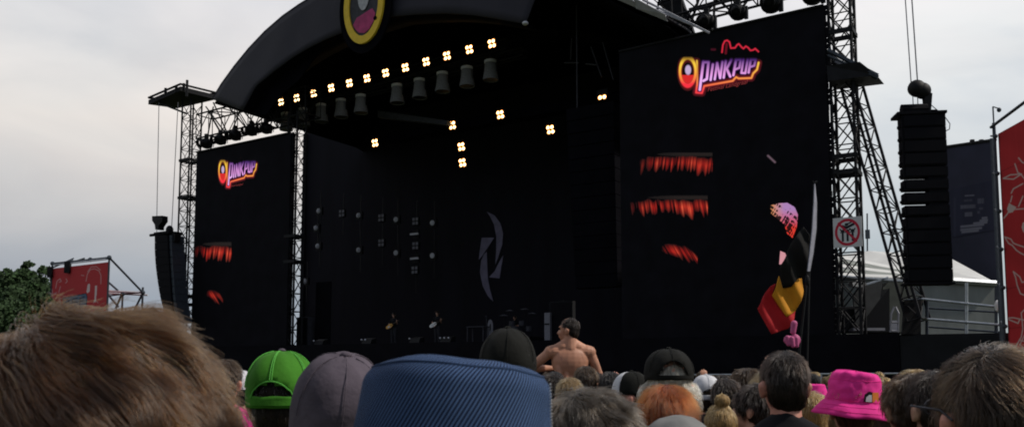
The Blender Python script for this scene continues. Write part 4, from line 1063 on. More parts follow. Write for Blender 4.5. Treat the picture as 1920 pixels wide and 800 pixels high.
def shirt(arms='down', sleeve=.6, hood=False, vox=.010, wide=0):
    key = ('s', arms, sleeve, hood, vox, wide)
    if key in _cache: return _cache[key]
    m = MB(); torso(m, .014+wide); m.ell((0, -.025, 1.435), (.098, .072, .06)); cap(m, (0, -.028, 1.42), .078, (0, -.026, 1.485), .066)
    for a in ARMS[arms]:
        sh_, el, wr, hd = map(Vector, a); m.ell(sh_, .068+wide); cap(m, sh_, .062+wide, sh_.lerp(el, min(1, sleeve)), .054+wide)
        if sleeve > 1: cap(m, el, .052+wide, el.lerp(wr, sleeve-1), .042+wide)
    if hood: m.ell((0, -.10, 1.42), (.12, .06, .06))
    _cache[key] = remesh(m, vox, 4, fold_disp(1, .007)); return _cache[key]
def trousers(legs='stand'):
    key = ('t', legs)
    if key in _cache: return _cache[key]
    m = MB(); m.ell((0, -.005, .93), (.178, .128, .11), 18, 12)
    for hp_, kn, an in (STAND_LEGS if legs == 'stand' else SEAT_LEGS):
        cap(m, hp_, .105, kn, .075); cap(m, kn, .075, Vector(an)+Vector((0, 0, .04)), .060)
    _cache[key] = remesh(m, .014, 4, fold_disp(4, .008)); return _cache[key]
def shoes():
    if 'sh' in _cache: return _cache['sh']
    m = MB()
    for sx in (-1, 1): cap(m, (sx*.11, -.05, .045), .043, (sx*.115, .13, .035), .034); m.ell((sx*.11, -.03, .075), (.042, .05, .03))
    _cache['sh'] = remesh(m, .010, 2); return _cache['sh']
def hair_mesh(kind, yaw=0, pitch=0, seed=0):
    key = ('h', kind, yaw, pitch, seed)
    if key in _cache: return _cache[key]
    m = MB(); amp = .005; fr = (55, 55, 12)
    if kind in ('short', 'crop', 'long', 'bun', 'curly', 'messy', 'bob'):
        k = {'crop': -.006, 'short': 0, 'long': .004, 'bun': 0, 'curly': .016, 'messy': .008, 'bob': .010}[kind]
        m.ell((0, -.014, 1.658), (.086+k, .104+k, .098+k), 20, 14); m.ell((0, -.042, 1.605), (.079+k, .066+k, .082), 16, 12)
    if kind == 'long':
        m.ell((0, -.062, 1.50), (.088, .045, .17)); m.ell((.065, -.02, 1.54), (.03, .055, .13)); m.ell((-.065, -.02, 1.54), (.03, .055, .13))
    if kind == 'bob':
        m.ell((0, -.035, 1.57), (.105, .085, .12)); m.ell((.075, -.0, 1.57), (.03, .06, .11)); m.ell((-.075, -.0, 1.57), (.03, .06, .11))
    if kind == 'bun': m.ell((0, -.045, 1.775), (.042, .042, .038)); amp = .006
    if kind == 'fringe': amp = .010; fr = (40, 40, 30); m.ell((0, -.035, 1.58), (.112, .092, .075), 20, 14); m.ell((0, -.014, 1.65), (.082, .098, .085)); m.ell((.085, 0, 1.60), (.03, .04, .04)); m.ell((-.085, 0, 1.60), (.03, .04, .04))
    if kind == 'curly': amp = .014; fr = (34, 34, 30); m.ell((0, -.045, 1.585), (.115, .085, .09))
    if kind == 'messy': amp = .012; fr = (30, 30, 16)
    f = headrot(yaw, pitch); m.v = [f(v) for v in m.v]
    sv = Vector((seed*7.7, seed*3.3, 0))
    def dd(co, n):
        p = Vector((co.x*fr[0], co.y*fr[1], co.z*fr[2]))+sv
        return n*(amp*(noise.noise(p)+.5*noise.noise(p*2.1))+amp*.5*noise.noise(co*14+sv))
    _cache[key] = remesh(m, .0075, 2, dd); return _cache[key]
def eyes_mesh(yaw, pitch=0):
    key = ('e', yaw, pitch)
    if key in _cache: return _cache[key]
    m = MB()
    for sx in (-1, 1): m.ell((sx*.031, .083, 1.638), (.014, .010, .008)); m.ell((sx*.031, .088, 1.653), (.02, .010, .004))
    f = headrot(yaw, pitch); m.v = [f(v) for v in m.v]
    me = bpy.data.meshes.new('e'); me.from_pydata(m.v, [], m.f); me.materials.append(None)
    _cache[key] = me; return me
def put(name, me, m, parent):
    o = bpy.data.objects.new(name, me); C.objects.link(o); o.parent = parent
    o.material_slots[0].link = 'OBJECT'; o.material_slots[0].material = m
    return o
def hairmat(name, col, rough=.5, var=.45):
    return mat(name, col, rough, var, 14, .5, 60, spec=.15, stretch=(6, 6, 1.2))
HM = dict(dark=hairmat('dark_brown_hair', (.012, .0078, .0055)), black=hairmat('black_hair', (.010, .009, .009)), brown=hairmat('brown_hair', (.030, .018, .010)),
 light=hairmat('light_brown_hair', (.060, .036, .018)), grey=hairmat('grey_brown_hair', (.050, .041, .032)), white=hairmat('white_hair', (.36, .33, .27)),
 red=hairmat('copper_hair', (.14, .030, .007)), blond=hairmat('blond_hair', (.22, .14, .058)), dblond=hairmat('dark_blond_hair', (.15, .10, .05)))
def cloth(name, col, bump=.35, rough=.85, var=.12): return mat(name, col, rough, var, 10, bump, 26, spec=.15)
CM = dict(black=cloth('black_shirt', (.008, .008, .010)), dark=cloth('charcoal_shirt', (.022, .024, .03)), pink=cloth('bright_pink_shirt', (.72, .045, .26)), navy=cloth('navy_shirt', (.015, .02, .045)),
 grey=cloth('grey_hoodie', (.17, .17, .165)), white=cloth('white_shirt', (.5, .5, .48)), olive=cloth('olive_jacket', (.05, .05, .03)), red=cloth('dull_red_shirt', (.20, .02, .02)), blue=cloth('blue_shirt', (.03, .07, .16)),
 hatpink=cloth('pink_cotton', (.74, .035, .27), .3, .8, .08), green=cloth('green_cap_cloth', (.042, .165, .014), .4, .85, .22), mauve=cloth('washed_grey_cap_cloth', (.085, .070, .086), .6, .95, .28), capblack=cloth('black_cap_cloth', (.009, .009, .0075), .4), capwhite=cloth('white_cap_cloth', (.55, .55, .57), .4, .85, .18),
 piping=cloth('pale_green_tape', (.10, .38, .06)), stripe=mat('striped_shirt', (.12, .12, .14), .85, .8, 4, stretch=(1, 1, 60)))
# real hair strands for the nearer heads
def strand_mat(name, col, rough=.28):
    m = bpy.data.materials.new(name); nt, N, L = nodes(m); N.remove(N['Principled BSDF'])
    h = N.new('ShaderNodeBsdfHairPrincipled'); h.parametrization = 'COLOR'; h.inputs['Color'].default_value = (*col, 1)
    h.inputs['Roughness'].default_value = rough; h.inputs['Radial Roughness'].default_value = .4
    for k in ('Random Roughness',): h.inputs[k].default_value = .3
    hi = N.new('ShaderNodeHairInfo'); r = N.new('ShaderNodeValToRGB')
    r.color_ramp.elements[0].color = (*[c*.5 for c in col], 1); r.color_ramp.elements[1].color = (*[min(1, c*1.6) for c in col], 1)
    L.new(hi.outputs['Random'], r.inputs['Fac']); L.new(r.outputs['Color'], h.inputs['Color'])
    L.new(h.outputs[0], N['Material Output'].inputs['Surface']); return m
def strands(hair_obj, n, length, flow, m, seed=0, wave=0, lift=.3, curl=.3, rad=.00007, npt=8, zmin=1.5, cfreq=30, center=None, zmax=9):
    me = hair_obj.data; rnd = random.Random(seed); c = center or Vector((0, -.02, 1.63))
    vs = [(v.co.copy(), v.normal.copy()) for v in me.vertices if zmin < v.co.z < zmax]
    P = np.zeros((n, npt, 3), np.float32)
    for i in range(n):
        p, nr = vs[rnd.randrange(len(vs))]; p = p+Vector((rnd.gauss(0, .003), rnd.gauss(0, .003), rnd.gauss(0, .003)))
        L_ = length*(.6+.7*rnd.random()); h = L_/(npt-1); p = p-nr*.002
        cl = Vector((noise.noise(p*cfreq), noise.noise(p*cfreq+Vector((9, 0, 0))), noise.noise(p*cfreq+Vector((0, 9, 0)))))
        js = .065 if wave else .11; jit = Vector((rnd.gauss(0, js), rnd.gauss(0, js), rnd.gauss(0, js)))
        k = lift*(.5+rnd.random())
        for j in range(npt):
            P[i, j] = p
            nrm = (p-c).normalized(); f = flow(p); f = (f-nrm*f.dot(nrm)); f = f.normalized() if f.length > 1e-5 else nrm.orthogonal()
            if wave: cw = p*wave; f = f+Vector((noise.noise(cw), noise.noise(cw+Vector((7, 0, 0))), noise.noise(cw+Vector((0, 7, 0)))))*.6
            d = (f+nrm*k*(1-1.25*j/npt)+cl*curl+jit).normalized(); p = p+d*h
    hc = bpy.data.hair_curves.new('hair_strands'); hc.add_curves([npt]*n)
    hc.attributes['position'].data.foreach_set('vector', P.ravel())
    ra = hc.attributes.get('radius') or hc.attributes.new('radius', 'FLOAT', 'POINT')
    ra.data.foreach_set('value', np.tile(np.linspace(1, .35, npt)*rad*6, n).astype(np.float32))
    hc.materials.append(m); o = bpy.data.objects.new('hair_strands', hc); C.objects.link(o); o.parent = hair_obj
    return o
def crown_flow(cr, bias=(0, 0, -.6), w_=1.0):
    cr = Vector(cr); b = Vector(bias)
    return lambda p: (p-cr).normalized()*w_+b
# ---- hats, built round the head
def htilt(mb, pitch=0, roll=0, yaw=0):
    q_ = Matrix.Rotation(yaw, 3, 'Z')@Matrix.Rotation(roll, 3, 'Y')@Matrix.Rotation(pitch, 3, 'X'); piv = Vector((0, -.01, 1.62))
    mb.v = [piv+q_@(v-piv) for v in mb.v]; return mb
OW, OH = .60, .22
def cap_hat(person, m, seam=None, button=None, opening=False, pitch=0, roll=0, yaw=0, front=None, deep=.0, rx=.094, ry=.112, hgt=.125, base=1.645):
    b = MB(); nu, nv = 56, 18; c = Vector((0, -.008, base)); vs = []; idx = {}
    for j in range(nv+1):
        for i in range(nu):
            a = 2*pi*i/nu; t = j/nv
            if t < .35: z = c.z-deep*(1-t/.35); r = 1.0-.02*(1-t/.35)
            else: u_ = (t-.35)/.65; r = cos(u_*pi/2)**.80; z = c.z+hgt*sin(u_*pi/2)
            sq = 1+.014*cos(6*a)*r+.022*noise.noise(Vector((cos(a)*2.5, sin(a)*2.5, t*6+hgt*200)))+.008*noise.noise(Vector((cos(a)*7, sin(a)*7, t*16)))
            vs.append((c.x+rx*r*cos(a)*sq, c.y+ry*r*sin(a)*sq, z+.004*noise.noise(Vector((cos(a)*2.2, sin(a)*2.2, t*5+rx*300)))))
    fs = []; ff = []
    for j in range(nv):
        for i in range(nu):
            a = 2*pi*(i+.5)/nu; zc = vs[j*nu+i][2]
            if opening and sin(a) < 0 and abs(cos(a)) < OW and .17 < j/nv < .17+OH*math.sqrt(max(0, 1-(cos(a)/OW)**2)): continue
            f = (j*nu+i, j*nu+(i+1) % nu, (j+1)*nu+(i+1) % nu, (j+1)*nu+i)
            (ff if front and sin(a) > .55 and j/nv < .9 else fs).append(f)
    b.v = [Vector(v) for v in vs]; b.f = fs; htilt(b, pitch, roll, yaw)
    me_o = b.build('cap', m, person, True, world=False); solid_of(me_o, .0025)
    if front:
        b2 = MB(); b2.v = b.v; b2.f = ff; solid_of(b2.build('front_panel', front, me_o, True, world=False), .0035)
    # peak
    p = MB(); vs = []; n_ = 18
    for j in range(6):
        for i in range(n_+1):
            a = pi*(.18+.64*i/n_); e = 1+.68*(j/5)*math.sin(pi*i/n_)**.55
            vs.append((c.x+rx*cos(a)*(1+.05*j/5), c.y+ry*sin(a)*e, c.z-deep*.9-.012*(j/5)-.02*(cos(a))**2*(j/5)))
    for j in range(5):
        for i in range(n_): p.f.append((j*(n_+1)+i, j*(n_+1)+i+1, (j+1)*(n_+1)+i+1, (j+1)*(n_+1)+i))
    p.v = [Vector(v) for v in vs]; htilt(p, pitch, roll, yaw); solid_of(p.build('peak', front or m, me_o, True, world=False), .003)
    def dome(a, t):
        u_ = (t-.35)/.65
        if t < .35: z = c.z-deep*(1-t/.35); r = 1.0
        else: r = cos(u_*pi/2)**.80; z = c.z+hgt*sin(u_*pi/2)
        return Vector((c.x+(rx+.002)*r*cos(a), c.y+(ry+.002)*r*sin(a), z+.001))
    sm_ = MB()
    for k in range(6):
        a = pi/6+k*pi/3
        for da in ((-.03, .03) if seam else (0,)):
            t0 = .44 if (opening and abs(a+pi/2-2*pi) < .1) else .36
            sm_.path([dome(a+da, t0+(1-t0)*t/10) for t in range(10)], .0014 if seam else .0012, 5)
    htilt(sm_, pitch, roll, yaw); sm_.build('seams', seam or m, me_o, world=False)
    bt = MB().ell((c.x, c.y, c.z+hgt+.002), (.011, .011, .006)); htilt(bt, pitch, roll, yaw); bt.build('button', button or m, me_o, True, world=False)
    if opening:
        sp_ = MB()
        for zz2, w2 in ((.001, .010),):
            pts = [(c.x+(rx+.003)*cos(a), c.y+(ry+.003)*sin(a), c.z-deep*.85) for a in np.linspace(-pi/2-.62, -pi/2+.62, 14)]
            for a_, b_ in zip(pts[:-1], pts[1:]):
                sp_.add([a_, b_, (b_[0], b_[1], b_[2]+.014), (a_[0], a_[1], a_[2]+.014)], [(0, 1, 2, 3)])
        htilt(sp_, pitch, roll, yaw); solid_of(sp_.build('strap', m, me_o, world=False), .002)
        ar = MB(); pts = []
        for k in range(17):
            u_ = -1+2*k/16; ca = OW*u_; a = -pi/2+math.asin(ca); pts.append(dome(a, .17+(OH+.02)*math.sqrt(max(0, 1-u_*u_))+.02))
        ar.path(pts, .0022, 5); htilt(ar, pitch, roll, yaw); ar.build('opening_hem', seam or m, me_o, world=False)
    return me_o
def bucket_hat(person, m, rt=.082, rb=.103, h=.105, brim=.152, drop=.055, base=1.665, pitch=0, roll=0, patch=True, crush=.004):
    b = MB(); nu = 64; c = Vector((0, -.008, base)); prof = []
    for k in range(7): prof.append((brim-(brim-rb)*k/6, -drop*(1-(k/6))**1.2))
    for k in range(1, 13): u_ = k/12; prof.append((rb-(rb-rt)*u_**1.6, h*u_*.80))
    for k in range(1, 9): a = k/8*pi/2; prof.append((rt*(1-.30*(1-cos(a))) if k < 6 else rt*(1-.30*(1-cos(5/8*pi/2)))*(1-(k-5)/3.0), h*.80+h*.20*sin(a)))
    vs = []; fs = []
    for r, z in prof:
        for i in range(nu):
            a = 2*pi*i/nu; nz = noise.noise(Vector((cos(a)*1.6, sin(a)*1.6, z*16+3)))+.6*noise.noise(Vector((cos(a)*4, sin(a)*4, z*40)))
            k = 1+crush*14*nz*.6; dz = .010*noise.noise(Vector((cos(a)*1.3, sin(a)*1.3, 5)))*(r/brim)
            vs.append((c.x+r*k*cos(a), c.y+r*1.08*k*sin(a), c.z+z+dz+(.006*nz if z > h*.7 else 0)))
    for j in range(len(prof)-1):
        for i in range(nu): fs.append((j*nu+i, j*nu+(i+1) % nu, (j+1)*nu+(i+1) % nu, (j+1)*nu+i))
    b.v = [Vector(v) for v in vs]; b.f = fs; htilt(b, pitch, roll)
    o = b.build('bucket_hat', m, person, True, world=False); solid_of(o, .0025)
    st2 = MB()
    for j0, rr in ((2, 1.0), (4, 1.0), (7, 1.0), (17, 1.0)):
        pts = [Vector(b.v[j0*nu+i]) for i in range(nu)]; pts.append(pts[0]); st2.path([p+(p-Vector((0, 0, p.z))).normalized()*.0012 for p in pts], .0009, 4)
    st2.build('stitching', m, o, world=False)
    if patch:
        def sp(a, z, e=.003): 
            u_ = z/(h*.80); r = rb-(rb-rt)*u_**1.3+e; return Vector((c.x+r*cos(a), c.y+r*1.08*sin(a), c.z+z))
        def patch_poly(name, pts, mm_, e):
            pm = MB(); pm.v = [sp(a, z, e+.004) for a, z in pts]; pm.f = [tuple(range(len(pts)))]; htilt(pm, pitch, roll); solid_of(pm.build(name, mm_, o, world=False), .002)
        a0 = -pi/2+.20
        patch_poly('orange_patch', [(a0+.10, .012), (a0+.42, .016), (a0+.42, .052), (a0+.10, .050)], PATCH_O, .004)
        patch_poly('black_patch', [(a0-.22, .010), (a0+.12, .010), (a0+.12, .050), (a0-.02, .053), (a0-.20, .040)], CM['black'], .003)
        patch_poly('white_patch', [(a0-.17, .012), (a0+.06, .012), (a0+.05, .040), (a0-.04, .040), (a0-.15, .028)], CM['capwhite'], .006)
    return o
PATCH_O = cloth('orange_patch_cloth', (.55, .17, .03))

def person(label, px, ptop, Y, hair='short', hc='dark', sh='black', arms='down', yaw=0, pitch=0, rz=0, skin='skin', extra=0, roll=0, group=None, sleeve=.6, legs='stand', loc=None, scale=None, hood=False, bare=False, vox=.0085, seed=0, wide=0, tr=None, name='person', eyes=False, own=True):
    if loc is None:
        p = at(px, ptop, Y); s_ = (p.z-extra)/1.757; loc = Vector((p.x, Y, 0))
    else: s_ = scale or 1
    o = thing(name, label, 'person', loc, rz, group); o.scale = (s_, s_, s_)
    o.rotation_euler = (0, roll, rz)
    put('body', body(arms, yaw, pitch, legs, vox), M[skin], o)
    if not bare: put('shirt', shirt(arms, sleeve, hood, .010, wide), CM[sh], o)
    put('trousers', trousers(legs), tr or M['denim' if seed % 2 else 'trousers'], o)
    if legs == 'stand': put('shoes', shoes(), M['trousers'], o)
    ho = None
    if hair: ho = put('hair', hair_mesh(hair, yaw, pitch, seed % 3), HM[hc], o)
    if hair and own: generic_strands(ho, hair, hc, yaw, pitch, seed % 3)
    if eyes: put('eyes', eyes_mesh(yaw, pitch), HM['black'], o)
    if arms == 'bare':
        for c_ in o.children:
            if c_.name.startswith(('hair', 'eyes')): c_.location.z = -.042
    return o, ho

GC = {}
def generic_strands(ho, kind, hc, yaw, pitch, seed):
    key = (kind, hc, yaw, pitch, seed)
    sm_k = {'dblond': 'dblond', 'black': 'black'}.get(hc, hc)
    if key not in GC:
        f = headrot(yaw, pitch); cr = f((0, -.035, 1.765))
        ob = strands(ho, 2200, {'crop': .012, 'long': .06, 'messy': .035, 'curly': .03}.get(kind, .026), crown_flow(cr, (0, 0, -.7)), SMt[sm_k], seed+20, 0, {'messy': .25, 'curly': .6}.get(kind, .06), .3, .00022, 5, 1.42, 34)
        GC[key] = ob.data; return
    o = bpy.data.objects.new('hair_strands', GC[key]); C.objects.link(o); o.parent = ho
SMt = dict(black=strand_mat('black_strands', (.005, .004, .0035)), dblond=strand_mat('dark_blond_strands', (.085, .05, .018)), light=strand_mat('light_brown_strands', (.024, .0098, .0033)), dark=strand_mat('dark_brown_strands', (.0055, .003, .002)), grey=strand_mat('grey_brown_strands', (.020, .0145, .0095)), brown=strand_mat('brown_strands', (.012, .006, .0026)),
  red=strand_mat('copper_strands', (.12, .021, .003)), blond=strand_mat('blond_strands', (.19, .105, .032)), white=strand_mat('white_strands', (.30, .27, .20)))

# --- near row
o, h = person('person with windblown light brown hair filling the lower left corner', 204, 603, .86, 'messy', 'light', 'navy', roll=0, yaw=R(-15), pitch=R(0), seed=1, own=False)
o['label'] = 'person with windblown light brown hair filling the lower left corner'
h.scale = (1.02, 1.04, 1.0); h.location = (0, .0, .0)
strands(h, 46000, .050, lambda p: (p-Vector((-.045, -.045, 1.77))).normalized()*.8+Vector((.60, .05, -.45)), SMt['light'], 1, 28, .06, .34, .00006, 9, 1.56, 18)
strands(h, 5000, .052, lambda p: (p-Vector((-.045, -.045, 1.77))).normalized()*.8+Vector((.60, .05, -.45)), strand_mat('golden_strands', (.10, .042, .011)), 15, 28, .09, .40, .00007, 9, 1.56, 12)
strands(h, 40, .026, lambda p: (p-Vector((-.02, -.05, 1.70))).normalized()+Vector((.3, 0, .1)), SMt['light'], 5, 0, .8, .8, .00005, 8, 1.60, 30)

# blue ribbed bucket hat
rib = bpy.data.materials.new('blue_ribbed_cotton'); nt_, N_, L_ = nodes(rib)
bs = N_['Principled BSDF']; bs.inputs['Roughness'].default_value = .9; bs.inputs['Specular IOR Level'].default_value = .15
at_ = N_.new('ShaderNodeAttribute'); at_.attribute_name = 'rib'
mu = N_.new('ShaderNodeMath'); mu.operation = 'MULTIPLY'; mu.inputs[1].default_value = 2*pi/.0038; L_.new(at_.outputs['Fac'], mu.inputs[0])
si = N_.new('ShaderNodeMath'); si.operation = 'SINE'; L_.new(mu.outputs[0], si.inputs[0])
mr_ = N_.new('ShaderNodeMapRange'); mr_.inputs['From Min'].default_value = -1; L_.new(si.outputs[0], mr_.inputs['Value'])
rr = N_.new('ShaderNodeValToRGB'); rr.color_ramp.elements[0].color = (.006, .010, .032, 1); rr.color_ramp.elements[1].color = (.072, .13, .26, 1); rr.color_ramp.elements[0].position = .25; rr.color_ramp.elements[1].position = .9
L_.new(mr_.outputs[0], rr.inputs['Fac'])
nz_ = N_.new('ShaderNodeTexNoise'); nz_.inputs['Scale'].default_value = 14; tc_ = N_.new('ShaderNodeTexCoord'); L_.new(tc_.outputs['Object'], nz_.inputs['Vector'])
hv = N_.new('ShaderNodeMix'); hv.data_type = 'RGBA'; hv.blend_type = 'MULTIPLY'; hv.inputs[0].default_value = 1
r2 = N_.new('ShaderNodeValToRGB'); r2.color_ramp.elements[0].color = (.7, .7, .7, 1); r2.color_ramp.elements[1].color = (1.2, 1.2, 1.2, 1); L_.new(nz_.outputs['Fac'], r2.inputs['Fac'])
L_.new(rr.outputs[0], hv.inputs[6]); L_.new(r2.outputs[0], hv.inputs[7]); L_.new(hv.outputs[2], bs.inputs['Base Color'])
bm_ = N_.new('ShaderNodeBump'); bm_.inputs['Strength'].default_value = .8; bm_.inputs['Distance'].default_value = .001; L_.new(mr_.outputs[0], bm_.inputs['Height']); L_.new(bm_.outputs['Normal'], bs.inputs['Normal'])
o, h = person('person in a tall blue ribbed bucket hat, closest to the camera at centre', 848, 700, .98, 'crop', 'dark', 'dark', extra=.0, seed=2, rz=R(-8), own=False)
P6 = o; s6 = o.scale.x
b = MB(); nu = 96; prof = []
for k in range(6): prof.append((.152-.046*k/5, -.055*(1-k/5)))
for k in range(1, 13): u_ = k/12; prof.append((.1065-.0070*u_, .098*u_))
for k in range(1, 17): a = k/16*pi/2; prof.append((.0995*max(0, cos(a))**.42, .098+.033*sin(a)))
c = Vector((0, -.008, 1.640)); ribv = []
for r, z in prof:
    for i in range(nu):
        a = 2*pi*i/nu-pi/2+pi; nz = noise.noise(Vector((cos(a)*1.5, sin(a)*1.5, z*12)))
        nz += .35*noise.noise(Vector((cos(a)*5, sin(a)*5, z*45)))
        b.v.append(Vector((c.x+r*cos(a)*(1+.034*nz), c.y+r*1.05*sin(a)*(1+.034*nz), c.z+z*(1+.04*noise.noise(Vector((cos(a)*1.2, sin(a)*1.2, 2)))))))
        arc = (a+pi/2)*.1; ribv.append(.88*arc-.47*z-.47*max(0, .0995-r) if z > .098 else .88*arc-.47*z)
for j in range(len(prof)-1):
    for i in range(nu-0):
        b.f.append((j*nu+i, j*nu+(i+1) % nu, (j+1)*nu+(i+1) % nu, (j+1)*nu+i))
htilt(b, R(-7), R(2))
bh = b.build('bucket_hat', rib, o, True, world=False)
at0 = bh.data.attributes.new('rib', 'FLOAT', 'POINT'); at0.data.foreach_set('value', np.array(ribv, np.float32))
solid_of(bh, .0028)
sm_ = MB(); pts = [b.v[(5+12+7)*nu+i] for i in range(nu)]; pts.append(pts[0]); sm_.path([p+Vector((p.x, p.y, 0)).normalized()*.001 for p in pts], .0013, 5); sm_.build('crown_seam', rib, bh, world=False)
sm2 = MB()
for k in range(34):   # frayed stitches down the side seam
    u_ = k/34; r = .1072-.0085*u_; a = -pi/2+1.45; p = Vector((c.x+r*cos(a), c.y+r*1.05*sin(a), c.z+.112*u_)); sm2.tube(p, p+Vector((.0016, -.001, .0014)), .0007, 4)
htilt(sm2, R(-7), R(2)); sm2.build('stitching', CM['capwhite'], bh, world=False)

# left group
o, h = person('brown-haired person in a bright pink shirt behind the windblown head', 424, 673, 5.4, 'short', 'brown', 'pink', arms='shrug', sleeve=1.5, seed=1, skin='skinr', wide=.01, own=False)
strands(h, 5000, .03, crown_flow((0, -.03, 1.76)), SMt['brown'], 3, 0, .1, .3, .0001, 6, 1.56)
o, h = person('person in a small crumpled white cap seen past the pink shirt', 452, 697, 6.2, 'short', 'black', 'black', seed=2); cap_hat(o, CM['capwhite'], yaw=R(40))
o, h = person('person in a bright green cap with a strap opening over dark hair', 530, 661, 2.72, 'crop', 'dark', 'stripe', seed=3, skin='skint', extra=.012)
cap_hat(o, CM['green'], seam=CM['piping'], button=CM['mauve'], opening=True, rx=.097, ry=.113, hgt=.105, base=1.668, deep=.052)
o, h = person('person in a washed grey cap tilted back between the green and blue hats', 634, 672, 1.98, 'crop', 'dark', 'dark', seed=4, extra=.0, rz=R(15))
cap_hat(o, CM['mauve'], pitch=R(17), roll=R(5), rx=.098, ry=.116, hgt=.118, base=1.652, deep=.06)
o, h = person('person in a plain black cap with one ear showing, right behind the blue hat', 952, 622, 3.15, 'crop', 'black', 'dark', seed=5, skin='skinr', extra=.006)
cap_hat(o, CM['capblack'], rx=.090, ry=.110, hgt=.108, base=1.665, deep=.045)
# shirtless man on shoulders
p = at(1068, 586, 8.7)
o, h = person('shirtless man with short dark hair sitting on shoulders, head turned left', 0, 0, 0, 'crop', 'dark', arms='bare', yaw=R(62), legs='seat', loc=Vector((p.x, 8.7, p.z-1.757)), bare=True, skin='skint', vox=.007, rz=R(4), eyes=True)
o, h = person('person carrying the shirtless man on the shoulders', 0, 0, 0, 'short', 'dark', 'black', loc=Vector((p.x, 8.86, 0)), scale=.985, arms='down')
# middle
o, h = person('person with tousled grey brown hair, lower middle beside the blue hat', 1110, 737, 1.78, 'messy', 'grey', 'dark', seed=2, roll=R(0), own=False)
strands(h, 16000, .036, lambda p: (p-Vector((-.03, -.02, 1.77))).normalized()+Vector((.35, -.1, -.35)), SMt['grey'], 8, 32, .16, .45, .00008, 7, 1.56, 34)
o, h = person('dark-haired person with white jacket collar below the shirtless man', 1034, 699, 6.0, 'short', 'dark', 'olive', seed=2, yaw=R(60), eyes=True)
m = MB(); m.lathe([(.075, 0), (.080, .045), (.083, .045), (.080, 0)], (0, -.02, 1.42), None, 20); m.build('collar', CM['capwhite'], o, world=False)
person('brown-haired person directly under the back of the shirtless man', 1098, 685, 6.7, 'short', 'brown', 'olive', seed=1)
person('black-haired person between the shirtless man and the trucker cap', 1145, 696, 6.6, 'short', 'black', 'black', seed=0)
person('dark blond person squeezed beside the white collared jacket', 1068, 706, 5.6, 'short', 'dblond', 'dark', seed=0)
o, h = person('man in a black and white trucker cap facing left', 1184, 700, 5.2, 'crop', 'dark', 'dark', seed=3, yaw=R(75), eyes=True, skin='skinr')
cap_hat(o, CM['capblack'], front=CM['capwhite'], yaw=R(75), hgt=.115, base=1.655, deep=.012)
person('person raising one hand above the heads left of the grey-haired man', 1194, 742, 8.6, 'short', 'dark', 'black', arms='raise_l', seed=1, skin='skinr')
o, h = person('man in a black cap with bushy grey-white curly hair', 1253, 661, 3.75, 'fringe', 'white', 'black', seed=1, own=False)
h.scale = (1.02, 1, 1)
strands(h, 9000, .030, crown_flow((0, 0, 1.80), (0, 0, -.9)), SMt['white'], 4, 0, .5, .9, .00012, 7, 1.5, 60, zmax=1.635)
OH = .36
cap_hat(o, CM['capblack'], opening=True, rx=.095, ry=.114, hgt=.092, base=1.680, deep=.026); OH = .22
o, h = person('person with smooth copper red hair over a grey hood', 1248, 725, 3.25, 'bob', 'red', 'dark', seed=0, own=False)
strands(h, 16000, .06, crown_flow((.0, -.02, 1.80), (0, 0, -1.2)), SMt['red'], 2, 0, .02, .16, .00009, 8, 1.52, 26)
o, h = person('person with a pale grey hood up at the bottom edge below the red hair', 1270, 775, 2.1, None, 'dark', 'grey', seed=1, extra=.01, hood=True)
m = MB(); m.ell((0, -.02, 1.66), (.102, .118, .108), 18, 12); m.ell((0, -.05, 1.56), (.105, .09, .12)); hm = remesh(m, .009, 3, fold_disp(7, .012)); put('hood', hm, CM['grey'], o)
o, h = person('person in a clean white cap, seen from behind, right of the red hair', 1323, 706, 5.8, 'crop', 'brown', 'dark', seed=2, skin='skinr')
cap_hat(o, CM['capwhite'], opening=True, hgt=.105, base=1.665, deep=.05)
person('person with raised bare forearm behind the white cap', 1290, 738, 8.6, 'short', 'brown', 'dark', arms='raise_r', seed=0, skin='skint', rz=R(10))
o, h = person('blond person with a round bun on top and bare shoulders', 1350, 757, 4.6, 'bun', 'blond', 'pink', seed=0, skin='skinr', bare=True, own=False)
strands(h, 8000, .035, crown_flow((0, -.045, 1.77), (0, 0, .2), -1.0), SMt['blond'], 3, 0, .05, .3, .0001, 6, 1.56, 40)
m = MB(); torso(m, .006); m2 = remesh(m, .012, 3); put('strap_top', m2, CM['dark'], o)
m = MB(); m.tube((0, 0, 0), (0, 0, .001), .001)
o, h = person('brown-haired person with pushed-up sunglasses between the bun and the black shirt', 1397, 692, 6.0, 'messy', 'brown', 'dark', seed=1)
m = MB(); m.path([Vector((.094*cos(a), -.0+.11*sin(a), 1.70)) for a in np.linspace(-.2, pi+.2, 16)], .004, 6); m.ell((.035, .105, 1.70), (.03, .012, .018)); m.ell((-.035, .105, 1.70), (.03, .012, .018)); m.build('sunglasses', M['fixt'], o, world=False)
person('dark-haired person in blue between the bun and the sunglasses', 1362, 708, 5.6, 'short', 'dark', 'blue', seed=2, yaw=R(-50), eyes=True)
person('dark-haired person in profile just left of the black shirt', 1412, 722, 4.9, 'messy', 'dark', 'navy', seed=0, yaw=R(60), eyes=True)
person('dark blond long-haired person peeking out left of the black shirt', 1437, 697, 5.4, 'long', 'dblond', 'dark', seed=1)
o, h = person('man with short dark hair and plain black T-shirt, neck bare', 1468, 654, 3.55, 'crop', 'dark', 'black', seed=1, wide=.012, skin='skinr', own=False)
strands(h, 9000, .02, crown_flow((0, -.03, 1.76), (0, 0, -.8)), SMt['dark'], 3, 0, .03, .2, .00010, 5, 1.56)
person('blond long-haired person peeking out right of the black T-shirt', 1514, 732, 4.7, 'long', 'blond', 'dark', seed=2)
